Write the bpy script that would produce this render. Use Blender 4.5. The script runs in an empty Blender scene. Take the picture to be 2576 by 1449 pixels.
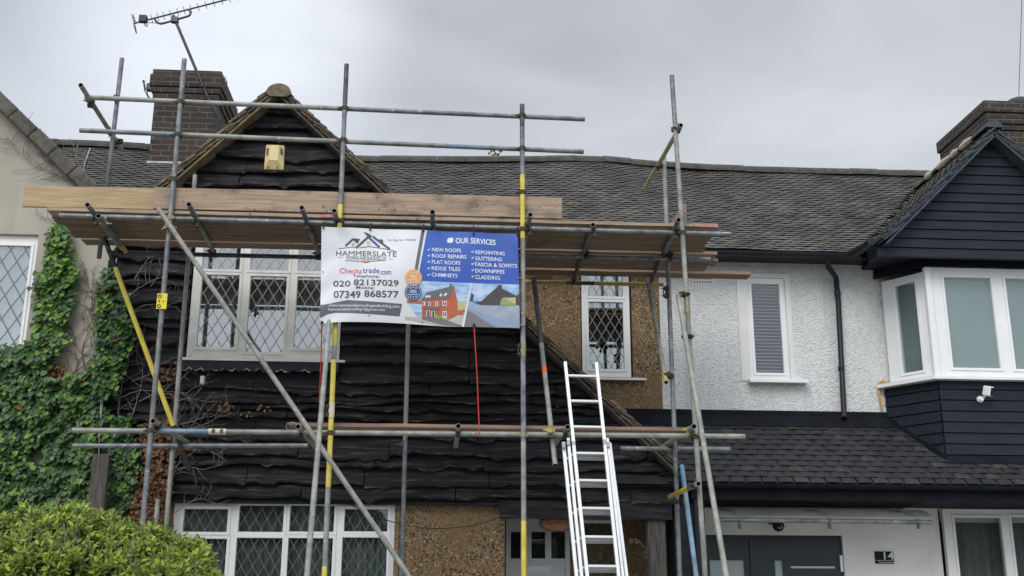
import bpy, bmesh, math, random
from mathutils import Vector, Matrix
from math import sin, cos, pi, radians, atan2, sqrt
S = bpy.context.scene
COL = S.collection
rnd = random.Random(7)

# ------------------------------------------------------------------ camera
FPX, PITCH, YAW, ROLL = 2750.0, radians(15.8), radians(3.7), radians(.21)
CAMZ = 1.6
RM = (Matrix.Rotation(-YAW, 3, 'Z') @ Matrix.Rotation(pi/2+PITCH, 3, 'X') @ Matrix.Rotation(ROLL, 3, 'Z'))
cam = bpy.data.cameras.new('camera'); camo = bpy.data.objects.new('camera', cam); COL.objects.link(camo)
cam.sensor_width = 36; cam.lens = FPX/2576*36; cam.clip_end = 3000; cam.clip_start = .05
camo.matrix_world = Matrix.Translation((0, 0, CAMZ)) @ RM.to_4x4()
S.camera = camo
S.render.resolution_x, S.render.resolution_y = 1024, 576

def ray(px, py): return RM @ Vector(((px-1288)/FPX, -(py-724.5)/FPX, -1))
CP = Vector((0, 0, CAMZ))
def W(px, py, Y):
    d = ray(px, py); return CP + d*(Y/d.y)
def WZ(px, py, z):
    d = ray(px, py); return CP + d*((z-CAMZ)/d.z)
def WP(px, py, p0, n):
    d = ray(px, py); return CP + d*((p0-CP).dot(n)/d.dot(n))

# ------------------------------------------------------------------ world, sun, exposure
SUN_EL, SUN_AZ = radians(40), radians(205)      # azimuth clockwise from +Y
wd = bpy.data.worlds.new('World'); S.world = wd; wd.use_nodes = True
nt = wd.node_tree; N = nt.nodes; L = nt.links; N.clear()
wo = N.new('ShaderNodeOutputWorld'); bg = N.new('ShaderNodeBackground'); L.new(bg.outputs[0], wo.inputs[0])
bg.inputs[1].default_value = .1
sk = N.new('ShaderNodeTexSky'); sk.sky_type = 'NISHITA'; sk.sun_disc = False
sk.sun_elevation = SUN_EL; sk.sun_rotation = SUN_AZ; sk.air_density = 1; sk.dust_density = 3
tc = N.new('ShaderNodeTexCoord')
nm = N.new('ShaderNodeVectorMath'); nm.operation = 'NORMALIZE'; L.new(tc.outputs['Generated'], nm.inputs[0])
mp = N.new('ShaderNodeMapping'); mp.inputs['Scale'].default_value = (1.1, 1, 2.6); mp.inputs['Location'].default_value = (.35, .2, .1)
L.new(nm.outputs[0], mp.inputs[0])
nz = N.new('ShaderNodeTexNoise'); nz.inputs['Scale'].default_value = 2.6; nz.inputs['Detail'].default_value = 5
nz.inputs['Roughness'].default_value = .45; nz.inputs['Distortion'].default_value = .5; L.new(mp.outputs[0], nz.inputs[0])
rp = N.new('ShaderNodeValToRGB'); L.new(nz.outputs[0], rp.inputs[0])
rp.color_ramp.elements[0].position = .34; rp.color_ramp.elements[0].color = (3.75, 4.0, 4.4, 1)
rp.color_ramp.elements[1].position = .70; rp.color_ramp.elements[1].color = (5.3, 5.5, 5.75, 1)
def wmath(op, a, b=None):
    m = N.new('ShaderNodeMath'); m.operation = op
    for i, v in enumerate((a, b)):
        if v is None: continue
        if isinstance(v, (int, float)): m.inputs[i].default_value = v
        else: L.new(v, m.inputs[i])
    return m.outputs[0]
def glow(px, py, c0, amt):
    d = N.new('ShaderNodeVectorMath'); d.operation = 'DOT_PRODUCT'; L.new(nm.outputs[0], d.inputs[0])
    d.inputs[1].default_value = ray(px, py).normalized()
    r = N.new('ShaderNodeMapRange'); r.interpolation_type = 'SMOOTHSTEP'
    r.inputs[1].default_value = c0; r.inputs[2].default_value = 1; r.inputs[4].default_value = amt
    L.new(d.outputs['Value'], r.inputs[0]); return r.outputs[0]
sep = N.new('ShaderNodeSeparateXYZ'); L.new(nm.outputs[0], sep.inputs[0])
zr = N.new('ShaderNodeMapRange'); zr.interpolation_type = 'SMOOTHSTEP'
zr.inputs[1].default_value = .62; zr.inputs[2].default_value = 1; zr.inputs[4].default_value = 1.7; L.new(sep.outputs[2], zr.inputs[0])
hz = N.new('ShaderNodeMapRange'); hz.interpolation_type = 'SMOOTHSTEP'      # paler low band of cloud
hz.inputs[1].default_value = .47; hz.inputs[2].default_value = .36; hz.inputs[4].default_value = .26; L.new(sep.outputs[2], hz.inputs[0])
br = N.new('ShaderNodeMapRange'); br.interpolation_type = 'SMOOTHSTEP'      # southern half of the sky brightened, an added fill for the house fronts
br.inputs[1].default_value = .1; br.inputs[2].default_value = -.5; br.inputs[4].default_value = 1.15; L.new(sep.outputs[1], br.inputs[0])
tot = wmath('ADD', wmath('ADD', wmath('ADD', wmath('ADD', glow(550, 10, .983, .55), glow(250, 160, .955, .22)), zr.outputs[0]), wmath('ADD', hz.outputs[0], br.outputs[0])), 1.0)
vs = N.new('ShaderNodeVectorMath'); vs.operation = 'SCALE'; L.new(rp.outputs[0], vs.inputs[0]); L.new(tot, vs.inputs['Scale'])
mx = N.new('ShaderNodeMix'); mx.data_type = 'RGBA'; mx.inputs[0].default_value = .06
L.new(vs.outputs[0], mx.inputs[6]); L.new(sk.outputs[0], mx.inputs[7]); L.new(mx.outputs[2], bg.inputs[0])
sl = bpy.data.lights.new('sun', 'SUN'); sl.energy = 1.2; sl.angle = radians(30); sl.color = (1, .97, .93)
so = bpy.data.objects.new('sun', sl); COL.objects.link(so)
sd = Vector((sin(SUN_AZ)*cos(SUN_EL), cos(SUN_AZ)*cos(SUN_EL), sin(SUN_EL)))
so.rotation_euler = (-sd).to_track_quat('-Z', 'Y').to_euler(); so.location = (0, -10, 30)
S.view_settings.view_transform = 'Standard'; S.view_settings.look = 'None'
S.view_settings.exposure = .26; S.view_settings.gamma = 1
S.render.engine = 'CYCLES'

# ------------------------------------------------------------------ materials
def srgb(r, g, b):
    f = lambda c: (c/255/12.92) if c/255 <= .04045 else ((c/255+.055)/1.055)**2.4
    return (f(r), f(g), f(b))
MATS = {}
def mat(name, col, rough=.6, metal=0., col2=None, vs=6., stretch=(1, 1, 1), bump=0., bs=40., bstretch=None, lo=.35, hi=.65, spec=.5, detail=4., bd=.01):
    m = bpy.data.materials.new(name); m.use_nodes = True; t = m.node_tree; n = t.nodes; l = t.links
    p = n['Principled BSDF']; p.inputs['Roughness'].default_value = rough; p.inputs['Metallic'].default_value = metal
    p.inputs['Specular IOR Level'].default_value = spec
    p.inputs['Base Color'].default_value = (*col, 1)
    g = n.new('ShaderNodeNewGeometry')
    def noise(sc, st, det=detail):
        mm = n.new('ShaderNodeMapping'); mm.inputs['Scale'].default_value = st; l.new(g.outputs['Position'], mm.inputs[0])
        z = n.new('ShaderNodeTexNoise'); z.inputs['Scale'].default_value = sc; z.inputs['Detail'].default_value = det; l.new(mm.outputs[0], z.inputs[0]); return z.outputs[0]
    if col2 is not None:
        r = n.new('ShaderNodeValToRGB'); l.new(noise(vs, stretch), r.inputs[0])
        r.color_ramp.elements[0].position = lo; r.color_ramp.elements[1].position = hi
        r.color_ramp.elements[0].color = (*col, 1); r.color_ramp.elements[1].color = (*col2, 1)
        l.new(r.outputs[0], p.inputs['Base Color'])
    if bump:
        b = n.new('ShaderNodeBump'); b.inputs['Strength'].default_value = bump; b.inputs['Distance'].default_value = bd
        l.new(noise(bs, bstretch or stretch), b.inputs['Height']); l.new(b.outputs[0], p.inputs['Normal'])
    MATS[name] = m; return m
def nodes(m): return m.node_tree.nodes, m.node_tree.links, m.node_tree.nodes['Principled BSDF']

galv = mat('galvanised_steel', (.115, .13, .14), .52, .35, (.23, .245, .25), 9, (1, 1, 1), .12, 60)
galvw = mat('weathered_pale_steel', (.19, .20, .18), .6, .15, (.33, .335, .30), 7, (1, 1, 1), .15, 50)
galvd = mat('dark_steel', (.055, .05, .06), .6, .3, (.12, .11, .12), 12, (1, 1, 1), .15, 50)
yel = mat('yellow_paint', (.56, .46, .045), .55, 0, (.66, .57, .12), 10, (1, 1, 1), .1, 40)
yelw = mat('worn_yellow_paint', (.33, .28, .10), .6, 0, (.50, .43, .09), 14, (1, 1, .5), .15, 40)
blu = mat('worn_blue_paint', (.12, .19, .29), .55, 0, (.22, .27, .31), 14)
lblu = mat('light_blue_paint', (.14, .29, .44), .55, 0, (.26, .36, .44), 9)
pur = mat('faded_purple_paint', (.10, .09, .15), .6, .1, (.26, .26, .30), 13, (1, 1, .6))
blk = mat('black_paint', (.012, .013, .018), .45, 0, (.10, .10, .11), 18, lo=.55, hi=.75)
cream = mat('cream_paint', (.55, .50, .34), .6, 0, (.62, .58, .44), 12)
rust = mat('rusty_iron', (.025, .022, .02), .7, .3, (.09, .075, .05), 40)
brass = mat('zinc_plate', (.35, .32, .20), .5, .4, (.20, .18, .12), 40)
orng = mat('orange_tape', (.85, .13, .02), .6)
redc = mat('red_cord', (.55, .03, .035), .6, 0, (.65, .06, .05), 60)
boardm = mat('scaffold_timber', (.275, .20, .14), .8, 0, (.40, .30, .215), 5, (.5, 9, 9), .25, 14, (.6, 10, 10))
boardo = mat('old_scaffold_timber', (.13, .092, .062), .85, 0, (.26, .185, .125), 4, (.35, 7, 7), .3, 14, (.6, 10, 10))
boardr = mat('reddish_timber', (.20, .13, .095), .8, 0, (.31, .21, .155), 5, (.4, 9, 9), .2, 14)
pink = mat('faded_red_board_end', (.42, .14, .13), .8, 0, (.45, .25, .22), 20)
def stain(m, c, sc, lo, hi, amt, stretch=(1, 1, 1)):
    n, l, p = nodes(m); g = n.new('ShaderNodeNewGeometry'); mm = n.new('ShaderNodeMapping'); mm.inputs['Scale'].default_value = stretch; l.new(g.outputs['Position'], mm.inputs[0])
    z = n.new('ShaderNodeTexNoise'); z.inputs['Scale'].default_value = sc; z.inputs['Detail'].default_value = 6; l.new(mm.outputs[0], z.inputs[0])
    r = n.new('ShaderNodeMapRange'); l.new(z.outputs[0], r.inputs[0]); r.inputs[1].default_value = lo; r.inputs[2].default_value = hi; r.inputs[4].default_value = amt
    src = p.inputs['Base Color'].links[0].from_socket; x = n.new('ShaderNodeMix'); x.data_type = 'RGBA'; l.new(r.outputs[0], x.inputs[0]); l.new(src, x.inputs[6]); x.inputs[7].default_value = (*c, 1); l.new(x.outputs[2], p.inputs['Base Color'])
for m_ in (boardm, boardo, boardr): stain(m_, (.10, .085, .07), 3.5, .55, .72, .75, (1, 1, 1.6)); stain(m_, (.06, .045, .035), 16, .66, .72, .8)
for m_ in (galv, galvw): stain(m_, (.12, .10, .08), 5, .58, .72, .6); stain(m_, (.50, .50, .48), 23, .64, .70, .7)
upvc = mat('white_upvc', (.74, .75, .75), .35, 0, (.80, .80, .80), 2.5)
upvcc = mat('weathered_upvc', (.58, .575, .53), .42, 0, (.70, .69, .65), 4)
lead = mat('lead_came', (.13, .145, .15), .5, .5)
leadw = mat('pale_lead_came', (.22, .24, .24), .5, .3)
blackp = mat('black_plastic', (.008, .010, .016), .45, 0, spec=.35)
navyb = mat('black_painted_boards', (.0085, .0108, .0185), .6, 0, (.0155, .019, .029), 4, (.6, 6, 6), .1, 20, (.5, 8, 8), spec=.25)
tilem = mat('clay_roof_tile', (.105, .101, .098), .8, 0, (.155, .150, .145), 3.2, (1, 1, 1), .25, 60)
tilem2 = mat('dark_roof_tile', (.082, .080, .080), .8, 0, (.125, .122, .12), 5, (1, 1, 1), .2, 60)
tilem3 = mat('lichen_roof_tile', (.115, .107, .092), .85, 0, (.175, .165, .145), 7, (1, 1, 1), .3, 60)
slatem = mat('painted_slate', (.009, .0105, .0135), .65, 0, (.020, .0215, .024), 5, (1, 1, 1), .2, 40)
slatel = mat('lichened_slate', (.018, .019, .019), .7, 0, (.046, .044, .036), 9, (1, 1, 1), .3, 50)
vergem = mat('mossy_verge_tile', (.10, .078, .045), .9, 0, (.21, .165, .10), 14, (1, 1, 1), .4, 60)
vergeb = mat('blue_painted_verge', (.022, .031, .042), .7, 0, (.050, .064, .080), 9, (1, 1, 1), .3, 50)
verged = mat('dark_verge_tile', (.030, .026, .023), .85, 0, (.085, .07, .055), 12, (1, 1, 1), .4, 60)
ridgem = mat('concrete_ridge', (.040, .040, .036), .9, 0, (.075, .073, .062), 8, (1, 1, 1), .3, 60)
mortar = mat('pale_mortar', (.42, .39, .30), .9, 0, (.55, .52, .42), 14, (1, 1, 1), .3, 60)
leadsh = mat('lead_sheet', (.30, .32, .34), .5, .3, (.48, .50, .52), 8)
flash = mat('dark_flashing', (.0045, .0055, .009), .75, 0, (.009, .011, .016), 4, spec=.15)
creamw = mat('cream_render', (.33, .31, .255), .85, 0, (.40, .378, .315), 1.6, (1, 1, .5), .3, 45)
smoothw = mat('white_paint', (.66, .665, .64), .6, 0, (.74, .74, .72), 2, (1, 1, 1), .06, 60)
bellc = mat('cream_plastic', (.62, .50, .24), .45, 0, (.70, .58, .32), 6)
timber = mat('weathered_timber', (.045, .040, .036), .85, 0, (.11, .10, .09), 6, (8, 8, .6), .3, 14, (10, 10, .6))
doorw = mat('white_door_paint', (.46, .48, .50), .4, 0)
doorb = mat('slate_blue_door', (.020, .030, .040), .35, 0)
alu = mat('aluminium', (.62, .64, .66), .38, .75, (.74, .75, .76), 8, (4, 4, .4))
alud = mat('aluminium_rung', (.55, .56, .56), .45, .6)
chrome = mat('brushed_steel', (.55, .56, .57), .3, .8)
iron = mat('wrought_iron', (.09, .085, .08), .6, .4, (.16, .15, .14), 30)
aer = mat('aerial_metal', (.045, .045, .048), .5, .5, (.08, .08, .085), 30)
logm = mat('log_slice', (.20, .075, .035), .6, 0, (.10, .04, .02), 14, (1, 1, 3))
bark = mat('bark', (.05, .033, .025), .9, 0, (.09, .06, .04), 30)
dark = mat('dark_room', (.012, .013, .014), .9)
asph = mat('asphalt', (.10, .10, .10), .9, 0, (.14, .14, .135), 20, bump=.3, bs=80)
pave = mat('paving', (.38, .37, .34), .9, 0, (.46, .44, .41), 3, bump=.2, bs=50)
wireM = mat('cable_sheath', (.016, .016, .016), .6)
lichv = mat('lichened_verge_unit', (.060, .055, .046), .9, 0, (.125, .115, .095), 9, (1, 1, 1), .4, 50)
wirew = mat('pale_cable_sheath', (.34, .34, .33), .6)

stain(tilem, (.06, .058, .045), 1.3, .5, .7, .6); stain(tilem2, (.05, .048, .040), 1.1, .5, .7, .6)
def pebble():
    m = mat('pebbledash', (.2, .14, .09), .9); n, l, p = nodes(m)
    g = n.new('ShaderNodeNewGeometry')
    v = n.new('ShaderNodeTexVoronoi'); v.inputs['Scale'].default_value = 58; l.new(g.outputs['Position'], v.inputs[0])
    sp = n.new('ShaderNodeSeparateColor'); l.new(v.outputs['Color'], sp.inputs[0])
    r = n.new('ShaderNodeValToRGB'); l.new(sp.outputs[0], r.inputs[0]); r.color_ramp.interpolation = 'CONSTANT'
    els = r.color_ramp.elements
    els[0].position = 0; els[0].color = (.052, .035, .020, 1)
    els[1].position = .16; els[1].color = (.20, .135, .070, 1)
    for pos, c in ((.45, (.245, .170, .090)), (.66, (.150, .100, .052)), (.82, (.28, .20, .115)), (.94, (.42, .33, .22))):
        e = els.new(pos); e.color = (*c, 1)
    z = n.new('ShaderNodeTexNoise'); z.inputs['Scale'].default_value = 1.7; z.inputs['Detail'].default_value = 5; l.new(g.outputs['Position'], z.inputs[0])
    z2 = n.new('ShaderNodeMapRange'); l.new(z.outputs[0], z2.inputs[0]); z2.inputs[1].default_value = .42; z2.inputs[2].default_value = .62
    mxx = n.new('ShaderNodeMix'); mxx.data_type = 'RGBA'; mxx.inputs[7].default_value = (.20, .135, .070, 1)
    mm = n.new('ShaderNodeMath'); mm.operation = 'MULTIPLY'; mm.inputs[1].default_value = .6; l.new(z2.outputs[0], mm.inputs[0])
    l.new(mm.outputs[0], mxx.inputs[0]); l.new(r.outputs[0], mxx.inputs[6]); l.new(mxx.outputs[2], p.inputs['Base Color'])
    b = n.new('ShaderNodeBump'); b.inputs['Strength'].default_value = .7; b.inputs['Distance'].default_value = .012
    l.new(v.outputs['Distance'], b.inputs['Height']); l.new(b.outputs[0], p.inputs['Normal']); return m
peb = pebble()
def roughcast():
    m = mat('white_roughcast', (.66, .67, .66), .8); n, l, p = nodes(m)
    g = n.new('ShaderNodeNewGeometry'); mm = n.new('ShaderNodeMapping'); mm.inputs['Rotation'].default_value = (0, radians(28), 0)
    mm.inputs['Scale'].default_value = (.75, 1, 1.25); l.new(g.outputs['Position'], mm.inputs[0])
    z = n.new('ShaderNodeTexNoise'); z.inputs['Scale'].default_value = 36; z.inputs['Detail'].default_value = 3; z.inputs['Distortion'].default_value = .8; l.new(mm.outputs[0], z.inputs[0])
    r = n.new('ShaderNodeValToRGB'); l.new(z.outputs[0], r.inputs[0]); r.color_ramp.elements[0].position = .36; r.color_ramp.elements[1].position = .5
    r.color_ramp.elements[0].color = (.58, .59, .58, 1); r.color_ramp.elements[1].color = (.74, .75, .745, 1)
    l.new(r.outputs[0], p.inputs['Base Color'])
    b = n.new('ShaderNodeBump'); b.inputs['Strength'].default_value = 1; b.inputs['Distance'].default_value = .03
    l.new(z.outputs[0], b.inputs['Height']); l.new(b.outputs[0], p.inputs['Normal']); return m
rough = roughcast()
stain(rough, (.40, .40, .37), 1.3, .52, .74, .45, (3.5, 3.5, .35)); stain(smoothw, (.50, .49, .45), 1.1, .55, .75, .4, (3, 3, .4)); stain(creamw, (.27, .25, .20), 1.4, .52, .74, .5, (2.5, 2.5, .4))
def brickmat():
    m = mat('chimney_brick', (.1, .06, .05), .9); n, l, p = nodes(m)
    g = n.new('ShaderNodeNewGeometry'); s = n.new('ShaderNodeSeparateXYZ'); l.new(g.outputs['Position'], s.inputs[0])
    a = n.new('ShaderNodeMath'); a.operation = 'ADD'; l.new(s.outputs[0], a.inputs[0]); l.new(s.outputs[1], a.inputs[1])
    c = n.new('ShaderNodeCombineXYZ'); l.new(a.outputs[0], c.inputs[0]); l.new(s.outputs[2], c.inputs[1])
    z0 = n.new('ShaderNodeTexNoise'); z0.inputs['Scale'].default_value = 9; l.new(g.outputs['Position'], z0.inputs[0])
    sc = n.new('ShaderNodeVectorMath'); sc.operation = 'MULTIPLY_ADD'; l.new(z0.outputs[1], sc.inputs[0]); sc.inputs[1].default_value = (.035, .03, 0); l.new(c.outputs[0], sc.inputs[2])
    b = n.new('ShaderNodeTexBrick'); l.new(sc.outputs[0], b.inputs[0]); b.inputs['Scale'].default_value = 1
    b.inputs['Brick Width'].default_value = .25; b.inputs['Row Height'].default_value = .088; b.inputs['Mortar Size'].default_value = .008
    b.inputs['Color1'].default_value = (.030, .021, .020, 1); b.inputs['Color2'].default_value = (.074, .042, .034, 1); b.inputs['Mortar'].default_value = (.14, .13, .11, 1)
    b.inputs['Bias'].default_value = -.2
    z = n.new('ShaderNodeTexNoise'); z.inputs['Scale'].default_value = 5; z.inputs['Detail'].default_value = 5; l.new(g.outputs['Position'], z.inputs[0])
    r = n.new('ShaderNodeMapRange'); l.new(z.outputs[0], r.inputs[0]); r.inputs[1].default_value = .35; r.inputs[2].default_value = .7; r.inputs[4].default_value = .75
    mxx = n.new('ShaderNodeMix'); mxx.data_type = 'RGBA'; l.new(r.outputs[0], mxx.inputs[0]); l.new(b.outputs[0], mxx.inputs[6]); mxx.inputs[7].default_value = (.036, .034, .030, 1)
    l.new(mxx.outputs[2], p.inputs['Base Color'])
    bb = n.new('ShaderNodeBump'); bb.inputs['Strength'].default_value = .8; bb.inputs['Distance'].default_value = .012; bb.invert = True
    l.new(b.outputs[1], bb.inputs['Height']); l.new(bb.outputs[0], p.inputs['Normal']); return m
brick = brickmat()
def waneymat():
    m = mat('black_stained_waney_board', (.0065, .007, .0100), .70, 0, (.030, .029, .033), 3, (.5, 5, 7), .7, 11, (.9, 8, 13), bd=.02, lo=.4, hi=.75, spec=.32); n, l, p = nodes(m)
    g = n.new('ShaderNodeNewGeometry'); mm = n.new('ShaderNodeMapping'); mm.inputs['Scale'].default_value = (1.1, 3, 14); l.new(g.outputs['Position'], mm.inputs[0])
    z = n.new('ShaderNodeTexNoise'); z.inputs['Scale'].default_value = 2.3; z.inputs['Detail'].default_value = 6; l.new(mm.outputs[0], z.inputs[0])
    r = n.new('ShaderNodeMapRange'); l.new(z.outputs[0], r.inputs[0]); r.inputs[1].default_value = .54; r.inputs[2].default_value = .72; r.inputs[4].default_value = .9
    src = p.inputs['Base Color'].links[0].from_socket
    mxx = n.new('ShaderNodeMix'); mxx.data_type = 'RGBA'; l.new(r.outputs[0], mxx.inputs[0]); l.new(src, mxx.inputs[6]); mxx.inputs[7].default_value = (.075, .066, .060, 1)
    l.new(mxx.outputs[2], p.inputs['Base Color']); return m
waney = waneymat()
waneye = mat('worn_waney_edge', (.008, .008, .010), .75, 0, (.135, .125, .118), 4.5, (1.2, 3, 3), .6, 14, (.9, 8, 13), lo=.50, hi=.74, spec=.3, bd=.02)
def glassmat(name, refl, tint):
    m = bpy.data.materials.new(name); m.use_nodes = True; n = m.node_tree.nodes; l = m.node_tree.links; n.clear()
    o = n.new('ShaderNodeOutputMaterial'); t = n.new('ShaderNodeBsdfTransparent'); t.inputs[0].default_value = (*tint, 1)
    g = n.new('ShaderNodeBsdfGlossy'); g.inputs['Roughness'].default_value = .015; g.inputs[0].default_value = (.92, .97, 1, 1)
    lw = n.new('ShaderNodeLayerWeight'); lw.inputs[0].default_value = .25
    a = n.new('ShaderNodeMath'); a.operation = 'MULTIPLY_ADD'; l.new(lw.outputs[0], a.inputs[0]); a.inputs[1].default_value = .7; a.inputs[2].default_value = refl; a.use_clamp = True
    ge = n.new('ShaderNodeNewGeometry'); z = n.new('ShaderNodeTexNoise'); z.inputs['Scale'].default_value = 2.5; l.new(ge.outputs['Position'], z.inputs[0])
    b = n.new('ShaderNodeBump'); b.inputs['Strength'].default_value = .05; b.inputs['Distance'].default_value = .01; l.new(z.outputs[0], b.inputs['Height']); l.new(b.outputs[0], g.inputs['Normal'])
    x = n.new('ShaderNodeMixShader'); l.new(a.outputs[0], x.inputs[0]); l.new(t.outputs[0], x.inputs[1]); l.new(g.outputs[0], x.inputs[2]); l.new(x.outputs[0], o.inputs[0])
    MATS[name] = m; return m
glass = glassmat('window_glass', .055, (.80, .85, .85))
glassr = glassmat('reflective_window_glass', .25, (.80, .85, .86))
canopyg = mat('cloudy_polycarbonate', (.27, .285, .285), .2, 0, (.34, .345, .32), 3)
def _can():
    n, l, p = nodes(canopyg); o = n['Material Output']; t = n.new('ShaderNodeBsdfTransparent'); t.inputs[0].default_value = (.86, .87, .86, 1)
    x = n.new('ShaderNodeMixShader'); x.inputs[0].default_value = .42; l.new(p.outputs[0], x.inputs[1]); l.new(t.outputs[0], x.inputs[2]); l.new(x.outputs[0], o.inputs[0])
_can()
def leafmat(name, c, c2, trans=.25, rough=.4):
    m = mat(name, c, rough, 0, c2, 5); n, l, p = nodes(m)
    o = n['Material Output']; t = n.new('ShaderNodeBsdfTranslucent'); t.inputs[0].default_value = (c2[0]*1.2, c2[1]*1.3, c2[2], 1)
    x = n.new('ShaderNodeMixShader'); x.inputs[0].default_value = trans; l.new(p.outputs[0], x.inputs[1]); l.new(t.outputs[0], x.inputs[2]); l.new(x.outputs[0], o.inputs[0]); return m
ivy_d = leafmat('dark_ivy_leaf', (.020, .060, .022), (.042, .100, .030), .1, .4)
ivy_m = leafmat('ivy_leaf', (.042, .110, .026), (.078, .165, .034), .15, .42)
ivy_l = leafmat('young_ivy_leaf', (.11, .23, .030), (.18, .31, .045), .2, .45)
ivy_g = leafmat('greyish_ivy_leaf', (.040, .075, .040), (.07, .11, .055), .15, .5)
dead = leafmat('dead_leaf', (.12, .055, .025), (.24, .13, .07), .1, .8)
hl1 = leafmat('hedge_leaf', (.135, .20, .027), (.215, .29, .040), .33, .42)
hl2 = leafmat('hedge_young_leaf', (.36, .46, .055), (.48, .56, .09), .4, .38)
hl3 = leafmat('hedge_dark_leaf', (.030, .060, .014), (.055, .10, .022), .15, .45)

# ------------------------------------------------------------------ mesh helpers
class MB:
    def __init__(s): s.v = []; s.f = []; s.m = []; s.mats = []; s.sm = []
    def mi(s, m):
        if m not in s.mats: s.mats.append(m)
        return s.mats.index(m)
    def face(s, pts, m, smooth=False):
        i = len(s.v); s.v += [tuple(p) for p in pts]; s.f.append(tuple(range(i, i+len(pts)))); s.m.append(s.mi(m)); s.sm.append(smooth)
    def raw(s, vs, fs, m, smooth=False):
        i = len(s.v); s.v += [tuple(p) for p in vs]; k = s.mi(m)
        for f in fs: s.f.append(tuple(a+i for a in f)); s.m.append(k); s.sm.append(smooth)
    def box(s, x0, x1, y0, y1, z0, z1, m):
        vs = [(x, y, z) for x in (x0, x1) for y in (y0, y1) for z in (z0, z1)]
        s.raw(vs, [(0, 1, 3, 2), (4, 6, 7, 5), (0, 4, 5, 1), (2, 3, 7, 6), (0, 2, 6, 4), (1, 5, 7, 3)], m)
    def obox(s, c, ax, ay, az, hx, hy, hz, m):            # oriented box from centre and axes
        vs = [Vector(c)+ax*(hx*i)+ay*(hy*j)+az*(hz*k) for i in (-1, 1) for j in (-1, 1) for k in (-1, 1)]
        s.raw(vs, [(0, 1, 3, 2), (4, 6, 7, 5), (0, 4, 5, 1), (2, 3, 7, 6), (0, 2, 6, 4), (1, 5, 7, 3)], m)
    def prism(s, pts, off, m):                            # polygon extruded by off
        n = len(pts); p = [Vector(a) for a in pts]; q = [a+Vector(off) for a in p]
        s.raw(p+q, [tuple(range(n)), tuple(range(2*n-1, n-1, -1))]+[(i, (i+1) % n, n+(i+1) % n, n+i) for i in range(n)], m)
    def tube(s, pts, r, m, n=10, segs=None, hollow=False, caps=True, smooth=True):
        pts = [Vector(p) for p in pts]; rad = r if isinstance(r, (list, tuple)) else [r]*len(pts)
        if segs:                                          # material runs along a straight tube: [(t_end, mat), ...]
            a, b = pts; pts = [a]; ms = []
            for t, mm in segs: pts.append(a.lerp(b, t)); ms.append(mm)
            rad = [rad[0]]*len(pts)
        else: ms = [m]*(len(pts)-1)
        ring = []; prevu = None
        for i, p in enumerate(pts):
            d = (pts[min(i+1, len(pts)-1)]-pts[max(i-1, 0)]).normalized()
            u = d.orthogonal().normalized() if prevu is None else (prevu-d*prevu.dot(d)).normalized()
            prevu = u; w = d.cross(u)
            ring.append([p+(u*cos(2*pi*k/n)+w*sin(2*pi*k/n))*rad[i] for k in range(n)])
        base = len(s.v)
        for rg in ring: s.v += [tuple(a) for a in rg]
        for i in range(len(pts)-1):
            k_ = s.mi(ms[i])
            for k in range(n):
                s.f.append((base+i*n+k, base+i*n+(k+1) % n, base+(i+1)*n+(k+1) % n, base+(i+1)*n+k)); s.m.append(k_); s.sm.append(smooth)
        for i, sg in ((0, 1), (len(pts)-1, -1)):
            rg = ring[i]; mm = ms[0] if i == 0 else ms[-1]
            if hollow:
                d = (pts[1]-pts[0]).normalized() if i == 0 else (pts[-2]-pts[-1]).normalized()
                inn = [pts[i]+(a-pts[i])*.83 for a in rg]; deep = [a+d*.12 for a in inn]
                s.raw(rg+inn, [(k, (k+1) % n, n+(k+1) % n, n+k) for k in range(n)], mm)
                s.raw(inn+deep, [(k, (k+1) % n, n+(k+1) % n, n+k) for k in range(n)]+[tuple(range(n, 2*n))], dark)
            elif caps: s.raw(rg, [tuple(range(n))], mm)
    def build(s, name, parent=None, bevel=0, clip=None, loc=None):
        me = bpy.data.meshes.new(name); me.from_pydata(s.v, [], s.f)
        for m in s.mats: me.materials.append(m)
        me.polygons.foreach_set('material_index', s.m); me.polygons.foreach_set('use_smooth', s.sm)
        bm = bmesh.new(); bm.from_mesh(me)
        if clip:
            for co, no in clip:
                bmesh.ops.bisect_plane(bm, geom=bm.verts[:]+bm.edges[:]+bm.faces[:], dist=1e-5, plane_co=co, plane_no=no, clear_outer=True)
        bmesh.ops.recalc_face_normals(bm, faces=bm.faces[:]) if not getattr(s, 'noflip', False) else None
        bm.to_mesh(me); bm.free(); me.update()
        o = bpy.data.objects.new(name, me); COL.objects.link(o)
        if parent is not None:
            o.parent = parent
            if parent.get('base'): o.location = -Vector(parent['base'])
        if bevel:
            b = o.modifiers.new('bevel', 'BEVEL'); b.width = bevel; b.segments = 2; b.limit_method = 'ANGLE'
        return o
def tag(o, label=None, cat=None, group=None, kind=None):
    if label: o['label'] = label
    if cat: o['category'] = cat
    if group: o['group'] = group
    if kind: o['kind'] = kind
    return o
def thing(name, loc, label, cat, group=None):
    o = bpy.data.objects.new(name, None); COL.objects.link(o); o.location = loc; o.empty_display_size = .2
    o['base'] = tuple(loc); return tag(o, label, cat, group)
def struct(mb, name, **k):
    o = mb.build(name, **k); o['kind'] = 'structure'; return o

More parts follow.
